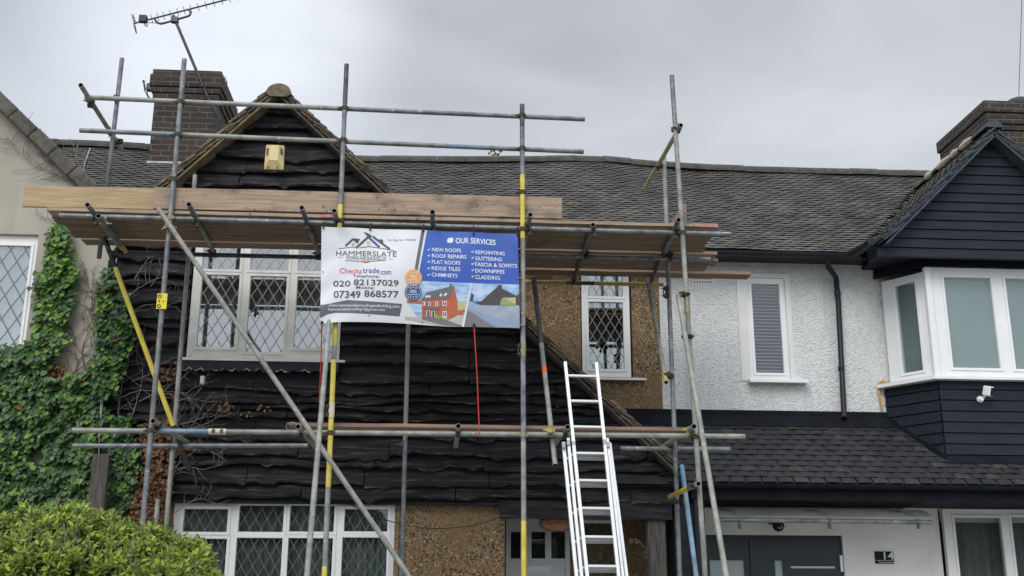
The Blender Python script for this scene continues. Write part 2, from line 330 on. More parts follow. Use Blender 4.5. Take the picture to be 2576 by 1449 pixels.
def panel(mb, fr, u0, u1, z0, z1, holes, d0, d1, m, mhole=None):
    """wall sheet with rectangular holes; fr(u, d, z) -> world point; d grows into the house"""
    us = sorted({u0, u1}|{min(max(a, u0), u1) for h in holes for a in (h[0], h[1])}); zs = sorted({z0, z1}|{min(max(a, z0), z1) for h in holes for a in (h[2], h[3])})
    solid = {}
    for i in range(len(us)-1):
        for j in range(len(zs)-1):
            cu, cz = (us[i]+us[i+1])/2, (zs[j]+zs[j+1])/2
            solid[i, j] = not any(h[0] < cu < h[1] and h[2] < cz < h[3] for h in holes)
    for (i, j), s in solid.items():
        if not s: continue
        a, b, c, d = us[i], us[i+1], zs[j], zs[j+1]
        mb.face([fr(a, d0, c), fr(b, d0, c), fr(b, d0, d), fr(a, d0, d)], m)
        mb.face([fr(a, d1, c), fr(a, d1, d), fr(b, d1, d), fr(b, d1, c)], m)
        for (di, dj, p, q) in ((-1, 0, (a, c), (a, d)), (1, 0, (b, c), (b, d)), (0, -1, (a, c), (b, c)), (0, 1, (a, d), (b, d))):
            if not solid.get((i+di, j+dj)):
                mb.face([fr(p[0], d0, p[1]), fr(q[0], d0, q[1]), fr(q[0], d1, q[1]), fr(p[0], d1, p[1])], mhole or m)
def flat(Y): return lambda u, d, z: Vector((u, Y+d, z))

def diamonds(mb, fr, r, pw, ph, d, w, m):
    u0, u1, z0, z1 = r
    s = ph/pw
    for sg in (1, -1):
        k = -60
        while k < 60:
            # line z = sg*s*(u-uc) + k*ph  through the pane, clipped
            pts = []
            c = (z0+z1)/2+(k+.5)*ph; uc = (u0+u1)/2
            f = lambda u: c+sg*s*(u-uc)
            lo, hi = u0, u1
            ua = uc+(z0-c)/(sg*s); ub = uc+(z1-c)/(sg*s)
            lo = max(lo, min(ua, ub)); hi = min(hi, max(ua, ub))
            if hi-lo > .01:
                a, b = (lo, f(lo)), (hi, f(hi)); dx, dz = b[0]-a[0], b[1]-a[1]; ln = sqrt(dx*dx+dz*dz); nx, nz = -dz/ln*w/2, dx/ln*w/2
                q = [(a[0]+nx, a[1]+nz), (b[0]+nx, b[1]+nz), (b[0]-nx, b[1]-nz), (a[0]-nx, a[1]-nz)]
                dd = d-(.003 if sg > 0 else .0045)
                mb.face([fr(u, dd, z) for u, z in q], m)
            k += 1
def curtain(mb, fr, u0, u1, z0, z1, d, m, amp=.025, pitch=.09, seed=1):
    rr = random.Random(seed); n = max(8, int((u1-u0)/.015)); ph = rr.random()*6
    us = [u0+(u1-u0)*i/n for i in range(n+1)]
    dd = [d+amp*(sin(2*pi*u/pitch+ph+1.2*sin(u*5+ph))) for u in us]
    for i in range(n):
        mb.face([fr(us[i], dd[i], z0), fr(us[i+1], dd[i+1], z0), fr(us[i+1], dd[i+1], z1), fr(us[i], dd[i], z1)], m, True)
netm = mat('net_curtain', (.16, .19, .18), .9, 0, (.26, .29, .28), 30, (12, 12, .3))
netpale = mat('pale_net_curtain', (.36, .42, .44), .9, 0, (.43, .48, .50), 8, (6, 6, .3))
curg = mat('dark_green_curtain', (.085, .105, .095), .9, 0, (.17, .20, .18), 14, (9, 9, .3))
curgrey = mat('grey_curtain', (.13, .135, .135), .9, 0, (.22, .22, .215), 14, (9, 9, .3))
frost = mat('frosted_film', (.34, .41, .41), .6, 0, (.37, .44, .44), 1.5)
frostd = mat('frosted_film_side', (.16, .20, .195), .6, 0, (.24, .29, .275), 1.2)
slatm = mat('grey_blind_slat', (.20, .20, .26), .5, 0, (.25, .25, .31), 6)

def window(house, plane, outer, panes, fm=upvc, gm=glass, leads=None, leadmat=lead, fill=None, sill=None, label=None, fdepth=.07, rim=.02, name='window', proud=.03, seed=1, box=.32):
    """outer and panes in photo pixels on the given wall plane (p0, n); builds frame > pane, leads, sill, curtain"""
    p0, n = plane; n = n.normalized(); ud = Vector((-n.y, n.x, 0)); ud = -ud if ud.x < 0 else ud
    fr = lambda u, d, z: Vector((p0.x, p0.y, 0))+ud*u-n*d+Vector((0, 0, z))          # n points outward
    def rect(x0, y0, x1, y1):
        a, b = WP(x0, y1, p0, n), WP(x1, y0, p0, n)
        u = lambda q: (q-p0).dot(ud)
        return (u(a), u(b), a.z, b.z)
    o = rect(*outer)
    prs = [rect(*q) for q in panes]
    mb = MB(); panel(mb, fr, *o, prs, -proud, fdepth-proud, fm)
    for r in prs:                                                                    # raised casement rim round each pane
        g = .035
        panel(mb, fr, r[0]-g, r[1]+g, r[2]-g, r[3]+g, [(r[0]-.004, r[1]+.004, r[2]-.004, r[3]+.004)], -proud-.012, -proud, fm)
    f = mb.build(name, house, bevel=.004)
    if label: f['label'] = label
    gb = MB(); lb = MB()
    for r in prs:
        gb.face([fr(r[0], -proud+.02, r[2]), fr(r[1], -proud+.02, r[2]), fr(r[1], -proud+.02, r[3]), fr(r[0], -proud+.02, r[3])], gm)
        if leads: diamonds(lb, fr, r, leads[0], leads[1], -proud+.02, leads[2] if len(leads) > 2 else .010, leadmat)
    gb.build('pane', f)
    if leads: lb.build('lead_lattice', f)
    if fill:
        cb = MB(); fill(cb, fr, o, prs); c = cb.build(getattr(fill, 'nm', 'curtain'), f)
    rb = MB()
    e = .02; a, b, c, d = o[0]+e, o[1]-e, o[2]+e, o[3]-e; k0, k1 = fdepth-proud-.004, fdepth-proud+box
    P = [[fr(u, k, z) for u, z in ((a, c), (b, c), (b, d), (a, d))] for k in (k0, k1)]
    for i in range(4): rb.face([P[0][i], P[0][(i+1) % 4], P[1][(i+1) % 4], P[1][i]], dark)
    rb.face(P[1], dark); rb.noflip = True
    rb.build('reveal', f)
    if sill:
        sb = MB(); l, r_, t, th, pr = sill
        q = [fr(l, 0, t), fr(r_, 0, t), fr(r_, -pr, t-.012), fr(l, -pr, t-.012)]
        sb.prism(q, (0, 0, -th), fm); sb.build('sill', f, bevel=.004)
    return f, fr, o, prs

# ------------------------------------------------------------------ roof tile helper
def tile_roof(mb, eave0, udir, sdir, width, slen, tw, gauge, mats, keep=None, disp=None, camber=.012, thick=.011, lift0=.030, gap=.003, seg=4, jit=.004, seed=3, umin=0.):
    rr = random.Random(seed); nrm = udir.cross(sdir).normalized(); nrm = -nrm if nrm.z < 0 else nrm
    rows = int(slen/gauge)+1
    for r in range(rows):
        s0 = r*gauge; s1 = min(s0+gauge*2.1, slen+gauge*.6)
        off = (r % 2)*tw*.5+rr.uniform(-.01, .01)
        k = -1
        while umin+off+k*tw < width:
            a = umin+off+k*tw; k += 1
            mid = eave0+udir*(a+tw/2)+sdir*(s0+gauge/2)
            if keep and not keep(mid): continue
            if not keep and (a < umin-.01 or a+tw > width+.01):
                pass
            m = mats[0] if rr.random() < .62 else (mats[1] if rr.random() < .62 else mats[2])
            j = [rr.uniform(-jit, jit) for _ in range(3)]
            P0 = []; P1 = []; P2 = []
            for i in range(seg+1):
                t = i/seg; u = a+gap+(tw-2*gap)*t; c = camber*(1-(2*t-1)**2)
                dz = disp(eave0.x+udir.x*u, s0) if disp else 0; dz1 = disp(eave0.x+udir.x*u, s1) if disp else 0
                lift = lift0+j[0]+j[1]*(2*t-1)
                b0 = eave0+udir*u+sdir*(s0+j[2])+nrm*(lift+c+dz)
                b1 = eave0+udir*u+sdir*s1+nrm*(c*.8+dz1-.004)
                P0.append(b0); P1.append(b1); P2.append(b0-nrm*(thick))
            n = seg+1
            mb.raw(P0+P1+P2, [(i, i+1, n+i+1, n+i) for i in range(seg)]+[(2*n+i, 2*n+i+1, i+1, i) for i in range(seg)], m, False)
def ridge(mb, pts, r, m, ln=.42, seed=5, mort=None):
    """half-round ridge tiles along a polyline"""
    rr = random.Random(seed); pts = [Vector(p) for p in pts]
    L_ = [0]
    for i in range(1, len(pts)): L_.append(L_[-1]+(pts[i]-pts[i-1]).length)
    def at(s):
        s = min(max(s, 0), L_[-1])
        for i in range(1, len(pts)):
            if s <= L_[i]: return pts[i-1].lerp(pts[i], (s-L_[i-1])/(L_[i]-L_[i-1]))
        return pts[-1]
    s = 0
    while s < L_[-1]:
        a, b = at(s+.004), at(min(s+ln, L_[-1])); d = (b-a).normalized(); sd = d.cross(Vector((0, 0, 1))).normalized(); up = sd.cross(d)
        dz = Vector((0, 0, rr.uniform(-.008, .008))); rg = []
        for p in (a, b):
            rg.append([p+dz+sd*(r*cos(pi*k/8))+up*(r*.85*sin(pi*k/8)) for k in range(9)])
        mb.raw(rg[0]+rg[1], [(k, k+1, 9+k+1, 9+k) for k in range(8)]+[tuple(range(9)), tuple(range(9, 18))], m, False)
        s += ln
def verge(mb, a, b, y0, y1, m, gauge=.118, tl=.26, th=.022, tilt=7.5, seed=1, lift=.02, m2=None):
    """tile edges laid up a gable verge from foot a to apex b (x,z pairs)"""
    rr = random.Random(seed); d = Vector((b[0]-a[0], 0, b[1]-a[1])); ln = d.length; d.normalize()
    n_ = Vector((-d.z, 0, d.x)); n_ = -n_ if n_.z < 0 else n_
    k = int(ln/gauge)
    for i in range(k+1):
        s = i*gauge+rr.uniform(-.012, .012)
        for lay in (0, 1):
            if s+tl*.93 > ln-.02: continue
            t = radians(tilt+rr.uniform(-1.2, 1.2)); dd = d*cos(t)-n_*sin(t)*1.0
            nn = n_*cos(t)+d*sin(t)
            c = Vector((a[0], 0, a[1]))+d*s+dd*tl*.5+n_*(lift+.018-lay*.034+rr.uniform(-.003, .003))
            ya = y0+rr.uniform(-.014, .014)+lay*.02
            c.y = (ya+y1)/2
            mb.obox(c, dd, Vector((0, 1, 0)), nn, tl/2, (y1-ya)/2, th/2, (m2 if m2 and rr.random() < .35 else m))

# ================================================================== GROUND
g = MB(); g.face([(-400, -400, 0), (400, -400, 0), (400, 600, 0), (-400, 600, 0)], asph); struct(g, 'ground')
g = MB(); g.box(-12, 14, 7.4, 20, .004, .12, pave); struct(g, 'front_garden')
# belt of trees across the road (behind the viewpoint; it is what the lower windows reflect)
def tree_belt():
    rr = random.Random(3); mb = MB()
    for k in range(9500):
        x = rr.uniform(-26, 26); h = 5.6+1.2*sin(x*.7)+.8*sin(x*1.9+1); z = rr.uniform(.2, 1)**.8*h
        c = Vector((x, -15+rr.uniform(-1.2, 1.2)*(1-(z/h)**3*.6), z)); s = rr.uniform(.34, .62)
        u = Vector((rr.uniform(-1, 1), rr.uniform(-1, 1), rr.uniform(-1, 1))).normalized(); v = u.orthogonal().normalized()
        mb.face([c-u*s, c+v*s*.6, c+u*s, c-v*s*.6], rr.choice((ivy_d, hl3, ivy_m)))
    mb.noflip = True; o = mb.build('tree_belt'); o['kind'] = 'stuff'; tag(o, 'dense belt of dark green trees across the road from the houses', 'trees')
tree_belt()

# ================================================================== HOUSES
YG, YM = 12.9, 13.8                       # gable front and main wall planes
PARTY_L, PARTY_R = -3.93, 2.846
def hplane(Y): return (Vector((0, Y, 0)), Vector((0, -1, 0)))
EY, EZ = 13.45, 5.985                      # main roof eave; 45 degree pitch
def roofz(y): return EZ+(y-EY)
RID = [(-7, 8.03), (-5.1, 8.03), (-3.6, 7.97), (-1.33, 7.905), (.5, 7.95), (1.6, 8.0), (2.29, 8.03), (2.9, 7.98), (3.87, 7.92), (7.4, 7.93), (10, 7.93)]
def ridz(x):
    for (a, za), (b, zb) in zip(RID, RID[1:]):
        if x <= b: return za+(zb-za)*max(0, (x-a)/(b-a))
    return 7.93
SL = 2.74
def rdisp(x, s): return (ridz(x)-7.935)*.75*(.25+.75*s/SL)+.008*sin(x*2.1+s*1.3)+.006*sin(x*5.3+s*4)
def main_roof(parent, x0, x1, seed, keep=None, hole=None):
    mb = MB(); sd_ = Vector((0, 1, 1)).normalized()
    tile_roof(mb, Vector((x0, EY, EZ)), Vector((1, 0, 0)), sd_, x1-x0, SL, 0.168, .065, (tilem, tilem2, tilem3), keep=keep, disp=rdisp, seed=seed, camber=.005, jit=.0025, gap=.002, lift0=.033)
    n = 24
    for i in range(n):                                                      # battened deck below the tiles and the rear slope
        a, b = x0+(x1-x0)*i/n, x0+(x1-x0)*(i+1)/n
        mb.face([(a, EY, EZ-.03), (b, EY, EZ-.03), (b, EY+1.95, ridz(b)-.06), (a, EY+1.95, ridz(a)-.06)], tilem2)
        mb.face([(a, EY+1.95, ridz(a)-.06), (b, EY+1.95, ridz(b)-.06), (b, 17.6, 5.9), (a, 17.6, 5.9)], tilem2)
    o = mb.build('roof', parent)
    rb = MB(); xs = [x0+(x1-x0)*i/10 for i in range(11)]
    ridge(rb, [(x, EY+1.95, ridz(x)-.075) for x in xs], .165, ridgem, seed=seed); rb.build('ridge_tiles', o)
    return o
def back_shell(parent, x0, x1, m=creamw):
    mb = MB(); mb.box(x0, x1, 17.5, 17.6, .1, 5.95, m); mb.box(x0, x0+.06, 14.1, 17.5, .1, 5.95, dark); mb.box(x1-.06, x1, 14.1, 17.5, .1, 5.95, dark)
    return mb.build('rear_wall', parent)

# ---------------- left neighbour: cream rendered gable
LH = thing('cream_house', (-6, 12.9, .1), 'cream rendered house at the left edge with ivy climbing its gable wall', 'house')
va, vb = W(233, 454, 12.72), W(0, 229, 12.72)
vd = (vb-va); kL = vd.z/vd.x
apx = -6.9; vap = Vector((apx, 12.72, va.z+kL*(apx-va.x)))
foot = Vector((-3.95, 12.72, va.z+kL*(-3.95-va.x)))
wn = W(98, 590, YG); wb = W(-120, 880, YG)
mb = MB(); panel(mb, flat(YG), -10, -3.95, .1, 9.6, [(wb.x, wn.x, wb.z, wn.z)], 0, .2, creamw)
n_ = Vector((-kL, 0, 1)); 
mb.build('wall', LH, clip=[(foot-Vector((0, 0, .10)), n_)])
main_roof(LH, -7, PARTY_L, 11, keep=lambda p: p.x < PARTY_L)
mb = MB(); sdv = (vap-foot).normalized()
tile_roof(mb, foot-Vector((0, -.2, .05)), Vector((0, 1, 0)), sdv, 2.6, (vap-foot).length, 0.168, .065, (tilem, tilem2, tilem3), keep=lambda p: p.y < 13.45 or p.z > roofz(p.y)-.05, seed=21)
mb.prism([foot-Vector((0, -.12, .12)), vap-Vector((0, -.12, .12)), vap-Vector((0, -2.6, .12)), foot-Vector((0, -2.6, .12))], (0, 0, .06), tilem2)
o = mb.build('gable_roof', LH)
mb = MB(); up = Vector((-sdv.z, 0, sdv.x)); up = -up if up.z < 0 else up
ln = (vap-foot).length; k = 0
while k*.36 < ln:                                                           # concrete verge units
    jz = rnd.uniform(-.008, .008)
    mb.obox(foot+sdv*(k*.36+.18)-up*(.085+jz)+Vector((0, .11, 0)), sdv, Vector((0, 1, 0)), up, .1785, .12, .085, lichv); k += 1
mb.build('verge', o, bevel=.02)
def fill_lw(cb, fr, o, prs): curtain(cb, fr, o[0], o[1], o[2], o[3], .12, netpale, .012, .16, 4)
window(LH, hplane(YG), (-120, 880, 97, 592), [(-108, 615, 74.6, 865)], upvc, glassr, leads=(.178, .285, .014), fill=fill_lw, proud=-.06, rim=.02) if False else None
def px_window(house, Y, outer_bl, outer_tr, panes, **k):
    """corners as (left,bottom)-(right,top) photo pixels"""
    return window(house, hplane(Y) if not isinstance(Y, tuple) else Y, (outer_bl[0], outer_tr[1], outer_tr[0], outer_bl[1]), panes, **k)
px_window(LH, YG, (-121, 879), (97.5, 590.5), [(-105, 616, 74.6, 865)], gm=glassr, leads=(.178, .285, .014), fill=fill_lw, proud=-.06)
back_shell(LH, -10, PARTY_L)

# ---------------- middle house: black waney-edge boards and pebbledash
MH = thing('black_boarded_house', (0, 12.9, .1), 'house clad in black waney edge boards with brown pebbledash, behind the scaffold', 'house')
YV = 12.63
oa, ob, oc = W(697, 202, YV), W(1715, 1165, YV), W(403, 454, YV)
kr = (oa.z-ob.z)/(oa.x-ob.x); kl = (oa.z-oc.z)/(oa.x-oc.x)
footR = Vector((2.86, YV, oa.z+kr*(2.86-oa.x))); footL = Vector((-3.92, YV, oa.z+kl*(-3.92-oa.x)))
nR = Vector((-kr, 0, 1)).normalized(); nL = Vector((-kl, 0, 1)).normalized()
clipg = [(Vector((oa.x, 0, oa.z-.155)), nR), (Vector((oa.x, 0, oa.z-.155)), nL)]
JZ = W(700, 1255, YG).z
ca = W(470, 900, YG), W(868, 600, YG)
WA = (ca[0].x-.01, ca[1].x+.01, ca[0].z-.02, ca[1].z+.01)
mb = MB(); panel(mb, flat(YG), -3.93, 2.86, JZ-.03, 8.1, [WA], .02, .16, dark)
mb.build('gable_wall', MH, clip=clipg)
def waney_course(mb, xa, xb, z0, z1, Y, seed, amp=.025):
    rr = random.Random(seed); ph = [rr.uniform(0, 6.28) for _ in range(5)]; fq = [rr.uniform(1.2, 2.2), rr.uniform(3, 5), rr.uniform(7, 10), rr.uniform(14, 20)]
    knots = [(rr.uniform(xa, xb), rr.choice((1, 1, -.6))*rr.uniform(.012, .045), rr.uniform(.025, .10)) for _ in range(int((xb-xa)*2.0)+1)]
    x = xa; first = True
    while x < xb-.02:
        e = min(x+rr.uniform(.9, 2.6), xb); 
        if xb-e < .35: e = xb
        dz = rr.uniform(-.026, .026); dy = rr.uniform(-.012, .012); n = max(2, int((e-x)/.035)); R = []
        ph2 = rr.uniform(0, 6)
        for i in range(n+1):
            u = x+.005+(e-x-.010)*i/n
            w = amp*(.75*sin(u*fq[0]+ph[0])+.42*sin(u*fq[1]+ph[1])+.26*sin(u*fq[2]+ph[2]+ph2)+.16*sin(u*fq[3]+ph[3])+.10*sin(u*37+ph2*3))+dz
            for (kx, kd, kw) in knots: w -= kd*math.exp(-((u-kx)/kw)**2)
            zb = z0+w; out = .072+.016*sin(u*fq[1]*1.3+ph[4])+.004*sin(u*31+ph2)+dy
            zm = zb+(z1-zb)*.45
            R.append([(u, Y+.014, z1+.03), (u, Y-out*.52-.010*sin(u*9+ph2), zm), (u, Y-out-.004, zb+.022), (u, Y-out+.004, zb+.003), (u, Y-.008, zb+.001), (u, Y+.03, zb-.002)])
        vs = [p for r in R for p in r]; fs = [(i*6+j, (i+1)*6+j, (i+1)*6+j+1, i*6+j+1) for i in range(n) for j in range(5)]
        fs += [tuple(range(6)), tuple(range(n*6+5, n*6-1, -1))]
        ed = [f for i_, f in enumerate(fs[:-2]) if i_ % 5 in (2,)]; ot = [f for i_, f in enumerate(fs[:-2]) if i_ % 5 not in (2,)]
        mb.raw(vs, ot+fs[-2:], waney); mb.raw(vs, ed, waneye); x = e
mb = MB(); z = JZ; k = 0
while z < 7.95:
    h = rnd.choice((.10, .13, .15, .17, .20, .22))+rnd.uniform(-.012, .012)
    if z > 6.3: h = rnd.uniform(.17, .225)
    ztop = z+h
    xr = min(2.9, oa.x+(z-oa.z)/kr+.2); xl = max(-3.93, oa.x+(z-oa.z)/kl-.2)
    if ztop < WA[2]-.16 or z > WA[3]: runs = [(xl, xr)]
    else: runs = [(xl, WA[0]-.005), (WA[1]+.005, xr)]
    for q, (a, b) in enumerate(runs):
        if b-a > .1: waney_course(mb, a, b, z, ztop, YG, 100+k*3+q)
    z = ztop; k += 1
mb.build('waney_cladding', MH, clip=clipg)
# plain dark panel with a ragged lower edge under the big window
mb = MB(); x0, x1, zt_, zb_ = WA[0]-.06, WA[1]+.0, WA[2]-.012, WA[2]-.125; pts = [(x0, zt_)]; lowr = []
for i in range(57):
    t = i/56; ph_ = (t*14) % 1; zz = zb_-.030*abs(sin(pi*ph_))**.6+rnd.uniform(-.006, .006)-(.012 if i % 9 == 3 else 0); lowr.append((x0+(x1-x0)*t, zz))
mb.prism([(x0, YG-.105, zt_), *[(x, YG-.115, z) for x, z in lowr], (x1, YG-.105, zt_)], (0, .05, 0), navyb)
ap = mb.build('apron_board', MH)
for i in range(0, 54, 1):
    if rnd.random() < .42: mb = MB(); mb.tube([(lowr[i][0], YG-.118, lowr[i][1]+.002), (lowr[i+1][0], YG-.118, lowr[i+1][1]+.002)], rnd.uniform(.003, .009), creamw, 5); mb.build('paint_flake', ap)
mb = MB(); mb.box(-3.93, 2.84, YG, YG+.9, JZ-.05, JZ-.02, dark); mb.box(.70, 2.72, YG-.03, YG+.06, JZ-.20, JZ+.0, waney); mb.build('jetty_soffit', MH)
# verges
mb = MB(); sh = .045
verge(mb, ((footR-nR*sh).x, (footR-nR*sh).z), ((oa-nR*sh).x, (oa-nR*sh).z), YV, YG+.05, verged, seed=2, m2=vergem)
verge(mb, ((footL-nL*sh).x, (footL-nL*sh).z), ((oa-nL*sh).x, (oa-nL*sh).z), YV, YG+.05, vergem, seed=3, m2=verged)
vo = mb.build('verge_tiles', MH)
mb = MB()
for ft, nn in ((footR, nR), (footL, nL)):                                    # undercloak and mortar bed beneath the verge tiles
    d = (oa-ft).normalized(); ln = (oa-ft).length
    mb.obox(ft+d*ln/2-nn*.112+Vector((0, .16, 0)), d, Vector((0, 1, 0)), nn, ln/2, .14, .012, verged if nn is nR else vergem)
    mb.obox(ft+d*ln/2-nn*.085+Vector((0, .20, 0)), d, Vector((0, 1, 0)), nn, ln/2, .14, .016, mortar if False else verged)
mb.build('undercloak', MH)
mb = MB()                                                                    # half-round cap at the gable apex and gable ridge
cp = W(701, 236, YV)
ridge(mb, [(cp.x, YV-.01, cp.z), (cp.x, 15.6, cp.z-.01)], .160, ridgem, ln=.45, seed=8)
mb.raw([(cp.x+.160*cos(pi*i/12), YV-.014, cp.z+.138*sin(pi*i/12)) for i in range(13)]+[(cp.x-.10, YV-.014, cp.z-.04), (cp.x+.10, YV-.014, cp.z-.04)], [tuple(range(15))], vergem)
mb.build('gable_ridge', MH)
mb = MB()
for ft, nn, kx, sd_ in ((footR, nR, kr, 31), (footL, nL, kl, 32)):
    d = (oa-ft).normalized(); ln = (oa-ft).length
    tile_roof(mb, Vector((ft.x, YG+.02, ft.z))-nn*.05, Vector((0, 1, 0)), d, 2.6, ln-.05, 0.168, .065, (tilem, tilem2, tilem3), seed=sd_, keep=lambda p: (p.y < YM-.1 or p.z > roofz(p.y)-.05))
    q = [Vector((ft.x, YG, ft.z))-nn*.10, Vector((oa.x, YG, oa.z))-nn*.10, Vector((oa.x, 15.3, oa.z))-nn*.10, Vector((ft.x, YM, ft.z))-nn*.10]
    mb.face(q, tilem2)
mb.build('gable_roof', MH)
mo = main_roof(MH, PARTY_L, PARTY_R, 12, keep=lambda p: p.x < PARTY_R-.0 and not (oa.x-3 < p.x < 3 and p.z < oa.z+(kr if p.x > oa.x else kl)*(p.x-oa.x)-.12 and p.y < 15.2))
# pebbledash main wall with the narrow window
cb_ = W(1464, 947, YM), W(1585, 672, YM)
mb = MB(); panel(mb, flat(YM), .2, PARTY_R, 2.4, 5.95, [(cb_[0].x-.005, cb_[1].x+.005, cb_[0].z-.005, cb_[1].z)], 0, .2, peb)
panel(mb, flat(YM), .55, PARTY_R, .1, 2.4, [], 0, .2, peb)
mb.build('pebbledash_wall', MH)
mb = MB(); xr = W(1270, 1310, 13.02).x
wc = W(408, 1640, 13.02), W(995, 1258, 13.02)
panel(mb, flat(13.02), -3.93, xr, .1, JZ-.03, [(wc[0].x, wc[1].x, wc[0].z, wc[1].z)], 0, .18, peb)
mb.box(xr-.18, xr, 13.2, 13.8, .1, JZ-.05, peb); mb.build('pebbledash_bay_wall', MH, bevel=.015)
mb = MB(); mb.box(wc[1].x, wc[1].x+.055, 13.0, 13.03, .6, wc[1].z+.0, creamw if False else peb); mb.build('plaster_band', MH)
back_shell(MH, PARTY_L, PARTY_R, peb)
def fill_wa(cb, fr, o, prs):
    w = o[1]-o[0]
    curtain(cb, fr, o[0], o[1], o[2], o[3], .20, curgrey, .03, .17, 2)
px_window(MH, YG, (470, 900), (868, 600), [(496, 695.6, 604.6, 874), (619, 699, 723, 886), (739.5, 701, 846, 876.5), (510.3, 612, 609, 678), (631, 614, 730, 681), (750.5, 616, 850, 683.5)],
          fm=upvcc, gm=glassr, leads=(.131, .222, .009), leadmat=leadw, fill=fill_wa, proud=.035, sill=(-3.09, -1.15, WA[2]+.012, .03, .12), label='weathered white three light casement with leaded panes')
def fill_wb(cb, fr, o, prs):
    zc = o[2]+(o[3]-o[2])*.62
    curtain(cb, fr, o[0], o[1], zc, o[3], .10, netm, .006, .3, 3)
px_window(MH, YM, (1466, 947), (1581, 672), [(1483, 761, 1567, 927), (1480, 688, 1566, 744)], gm=glassr, leads=(.118, .205, .009), leadmat=leadw, fill=fill_wb, proud=-.01,
          sill=(1.93, 2.62, cb_[0].z-.02, .03, .13), label='narrow white window with leaded panes')
def fill_wc(cb, fr, o, prs): curtain(cb, fr, o[0], o[1], o[2], o[3], .09, curg, .018, .075, 6)
px_window(MH, 13.02, (408, 1640), (995, 1258), [(459, 1281, 574, 1337.5), (599, 1272, 715, 1337.5), (727.5, 1272, 842, 1337), (865.5, 1281.5, 976, 1336.5),
          (433, 1356, 571, 1600), (579, 1354, 711, 1600), (712, 1354.5, 837.6, 1600), (851, 1353, 974, 1600)], gm=glass, leads=(.128, .225, .008), leadmat=lead, fill=fill_wc, proud=.0,
          label='four light white ground floor window with dark green curtains')
# front door in the porch
def front_door():
    Y = YM-.06
    f = lambda x, y: W(x, y, Y)
    a, b = f(1272, 1440), f(1432, 1304)
    x0, x1, zt = a.x, b.x, b.z
    mb = MB(); holes = []
    for q in ((1285, 1338, 1309.6, 1405), (1337, 1338, 1371.5, 1405), (1387, 1338, 1421, 1405)):
        c, d = f(q[0], q[3]), f(q[2], q[1]); holes.append((c.x, d.x, c.z, d.z))
    panel(mb, flat(Y), x0+.05, x1-.05, .15, zt-.05, holes, 0, .045, doorw)
    d = mb.build('front_door', MH, bevel=.004); d['label'] = 'pale grey front door with three small panes and a letterbox'
    mb = MB(); panel(mb, flat(Y), x0-.0, x1, .15, zt, [(x0+.052, x1-.052, .1, zt-.052)], -.02, .06, doorw); mb.build('door_frame', d)
    mb = MB(); 
    for h in holes: mb.face([(h[0], Y+.02, h[2]), (h[1], Y+.02, h[2]), (h[1], Y+.02, h[3]), (h[0], Y+.02, h[3])], glass); mb.box(h[0], h[1], Y+.04, Y+.05, h[2], h[3], dark)
    mb.build('pane', d)
    c, e = f(1326, 1441), f(1383.5, 1423)
    mb = MB(); panel(mb, flat(Y), c.x, e.x, c.z, e.z, [(c.x+.03, e.x-.03, c.z+.028, e.z-.022)], -.014, .0, chrome); mb.box(c.x+.03, e.x-.03, Y-.006, Y-.002, c.z+.028, e.z-.022, alud); mb.build('letterbox', d)
front_door()
def fill_sl(cb, fr, o, prs): curtain(cb, fr, o[0], o[1], o[2], o[3], .06, curg, .01, .09, 9)
px_window(MH, YM, (1459, 1620), (1556, 1302), [(1468, 1317, 1548, 1349), (1468, 1362, 1548, 1600)], gm=glass, leads=(.16, .24, .01), fill=fill_sl, proud=.03, label='leaded sidelight beside the front door')
# porch post and dark party nib
mb = MB(); a, b = W(1632, 1449, 12.95), W(1668, 1287, 12.95)
mb.box(a.x, b.x+.02, 12.92, 13.08, .1, JZ-.2, timber); mb.build('porch_post', MH, bevel=.012)
mb = MB(); mb.box(2.74, 3.10, 12.86, 13.79, .1, JZ-.02, navyb); mb.build('porch_side_wall', MH)
mb = MB(); p = W(1752, 1300, 12.78); mb.tube([(p.x, 12.78, 2.7), (p.x, 12.78, .12)], .034, blackp); mb.build('downpipe', MH)
# left downpipe
mb = MB(); x = -3.975
mb.tube([(x+.14, 12.62, 5.75), (x+.12, 12.66, 5.62), (x, 12.78, 5.45), (x, 12.78, .12)], .036, blackp, 12)
for z in (5.2, 3.95, 2.6): mb.tube([(x, 12.78, z), (x, 12.78, z+.07)], .045, blackp, 12)
mb.build('downpipe', MH)
# air brick
def airbrick(house, Y, x0, y0, x1, y1, m, rows, cols):
    a, b = W(x0, y1, Y), W(x1, y0, Y); hs = []
    dx, dz = (b.x-a.x)/cols, (b.z-a.z)/rows
    for i in range(cols):
        for j in range(rows): hs.append((a.x+dx*(i+.25), a.x+dx*(i+.75), a.z+dz*(j+.25), a.z+dz*(j+.75)))
    mb = MB(); panel(mb, flat(Y), a.x-.01, b.x+.01, a.z-.01, b.z+.01, hs, -.008, .0, m); mb.box(a.x, b.x, Y-.003, Y-.002, a.z, b.z, dark); mb.build('air_brick', house)
terra = mat('terracotta', (.20, .05, .04), .8)
airbrick(MH, YM, 1352, 696, 1384, 709, terra, 2, 6)
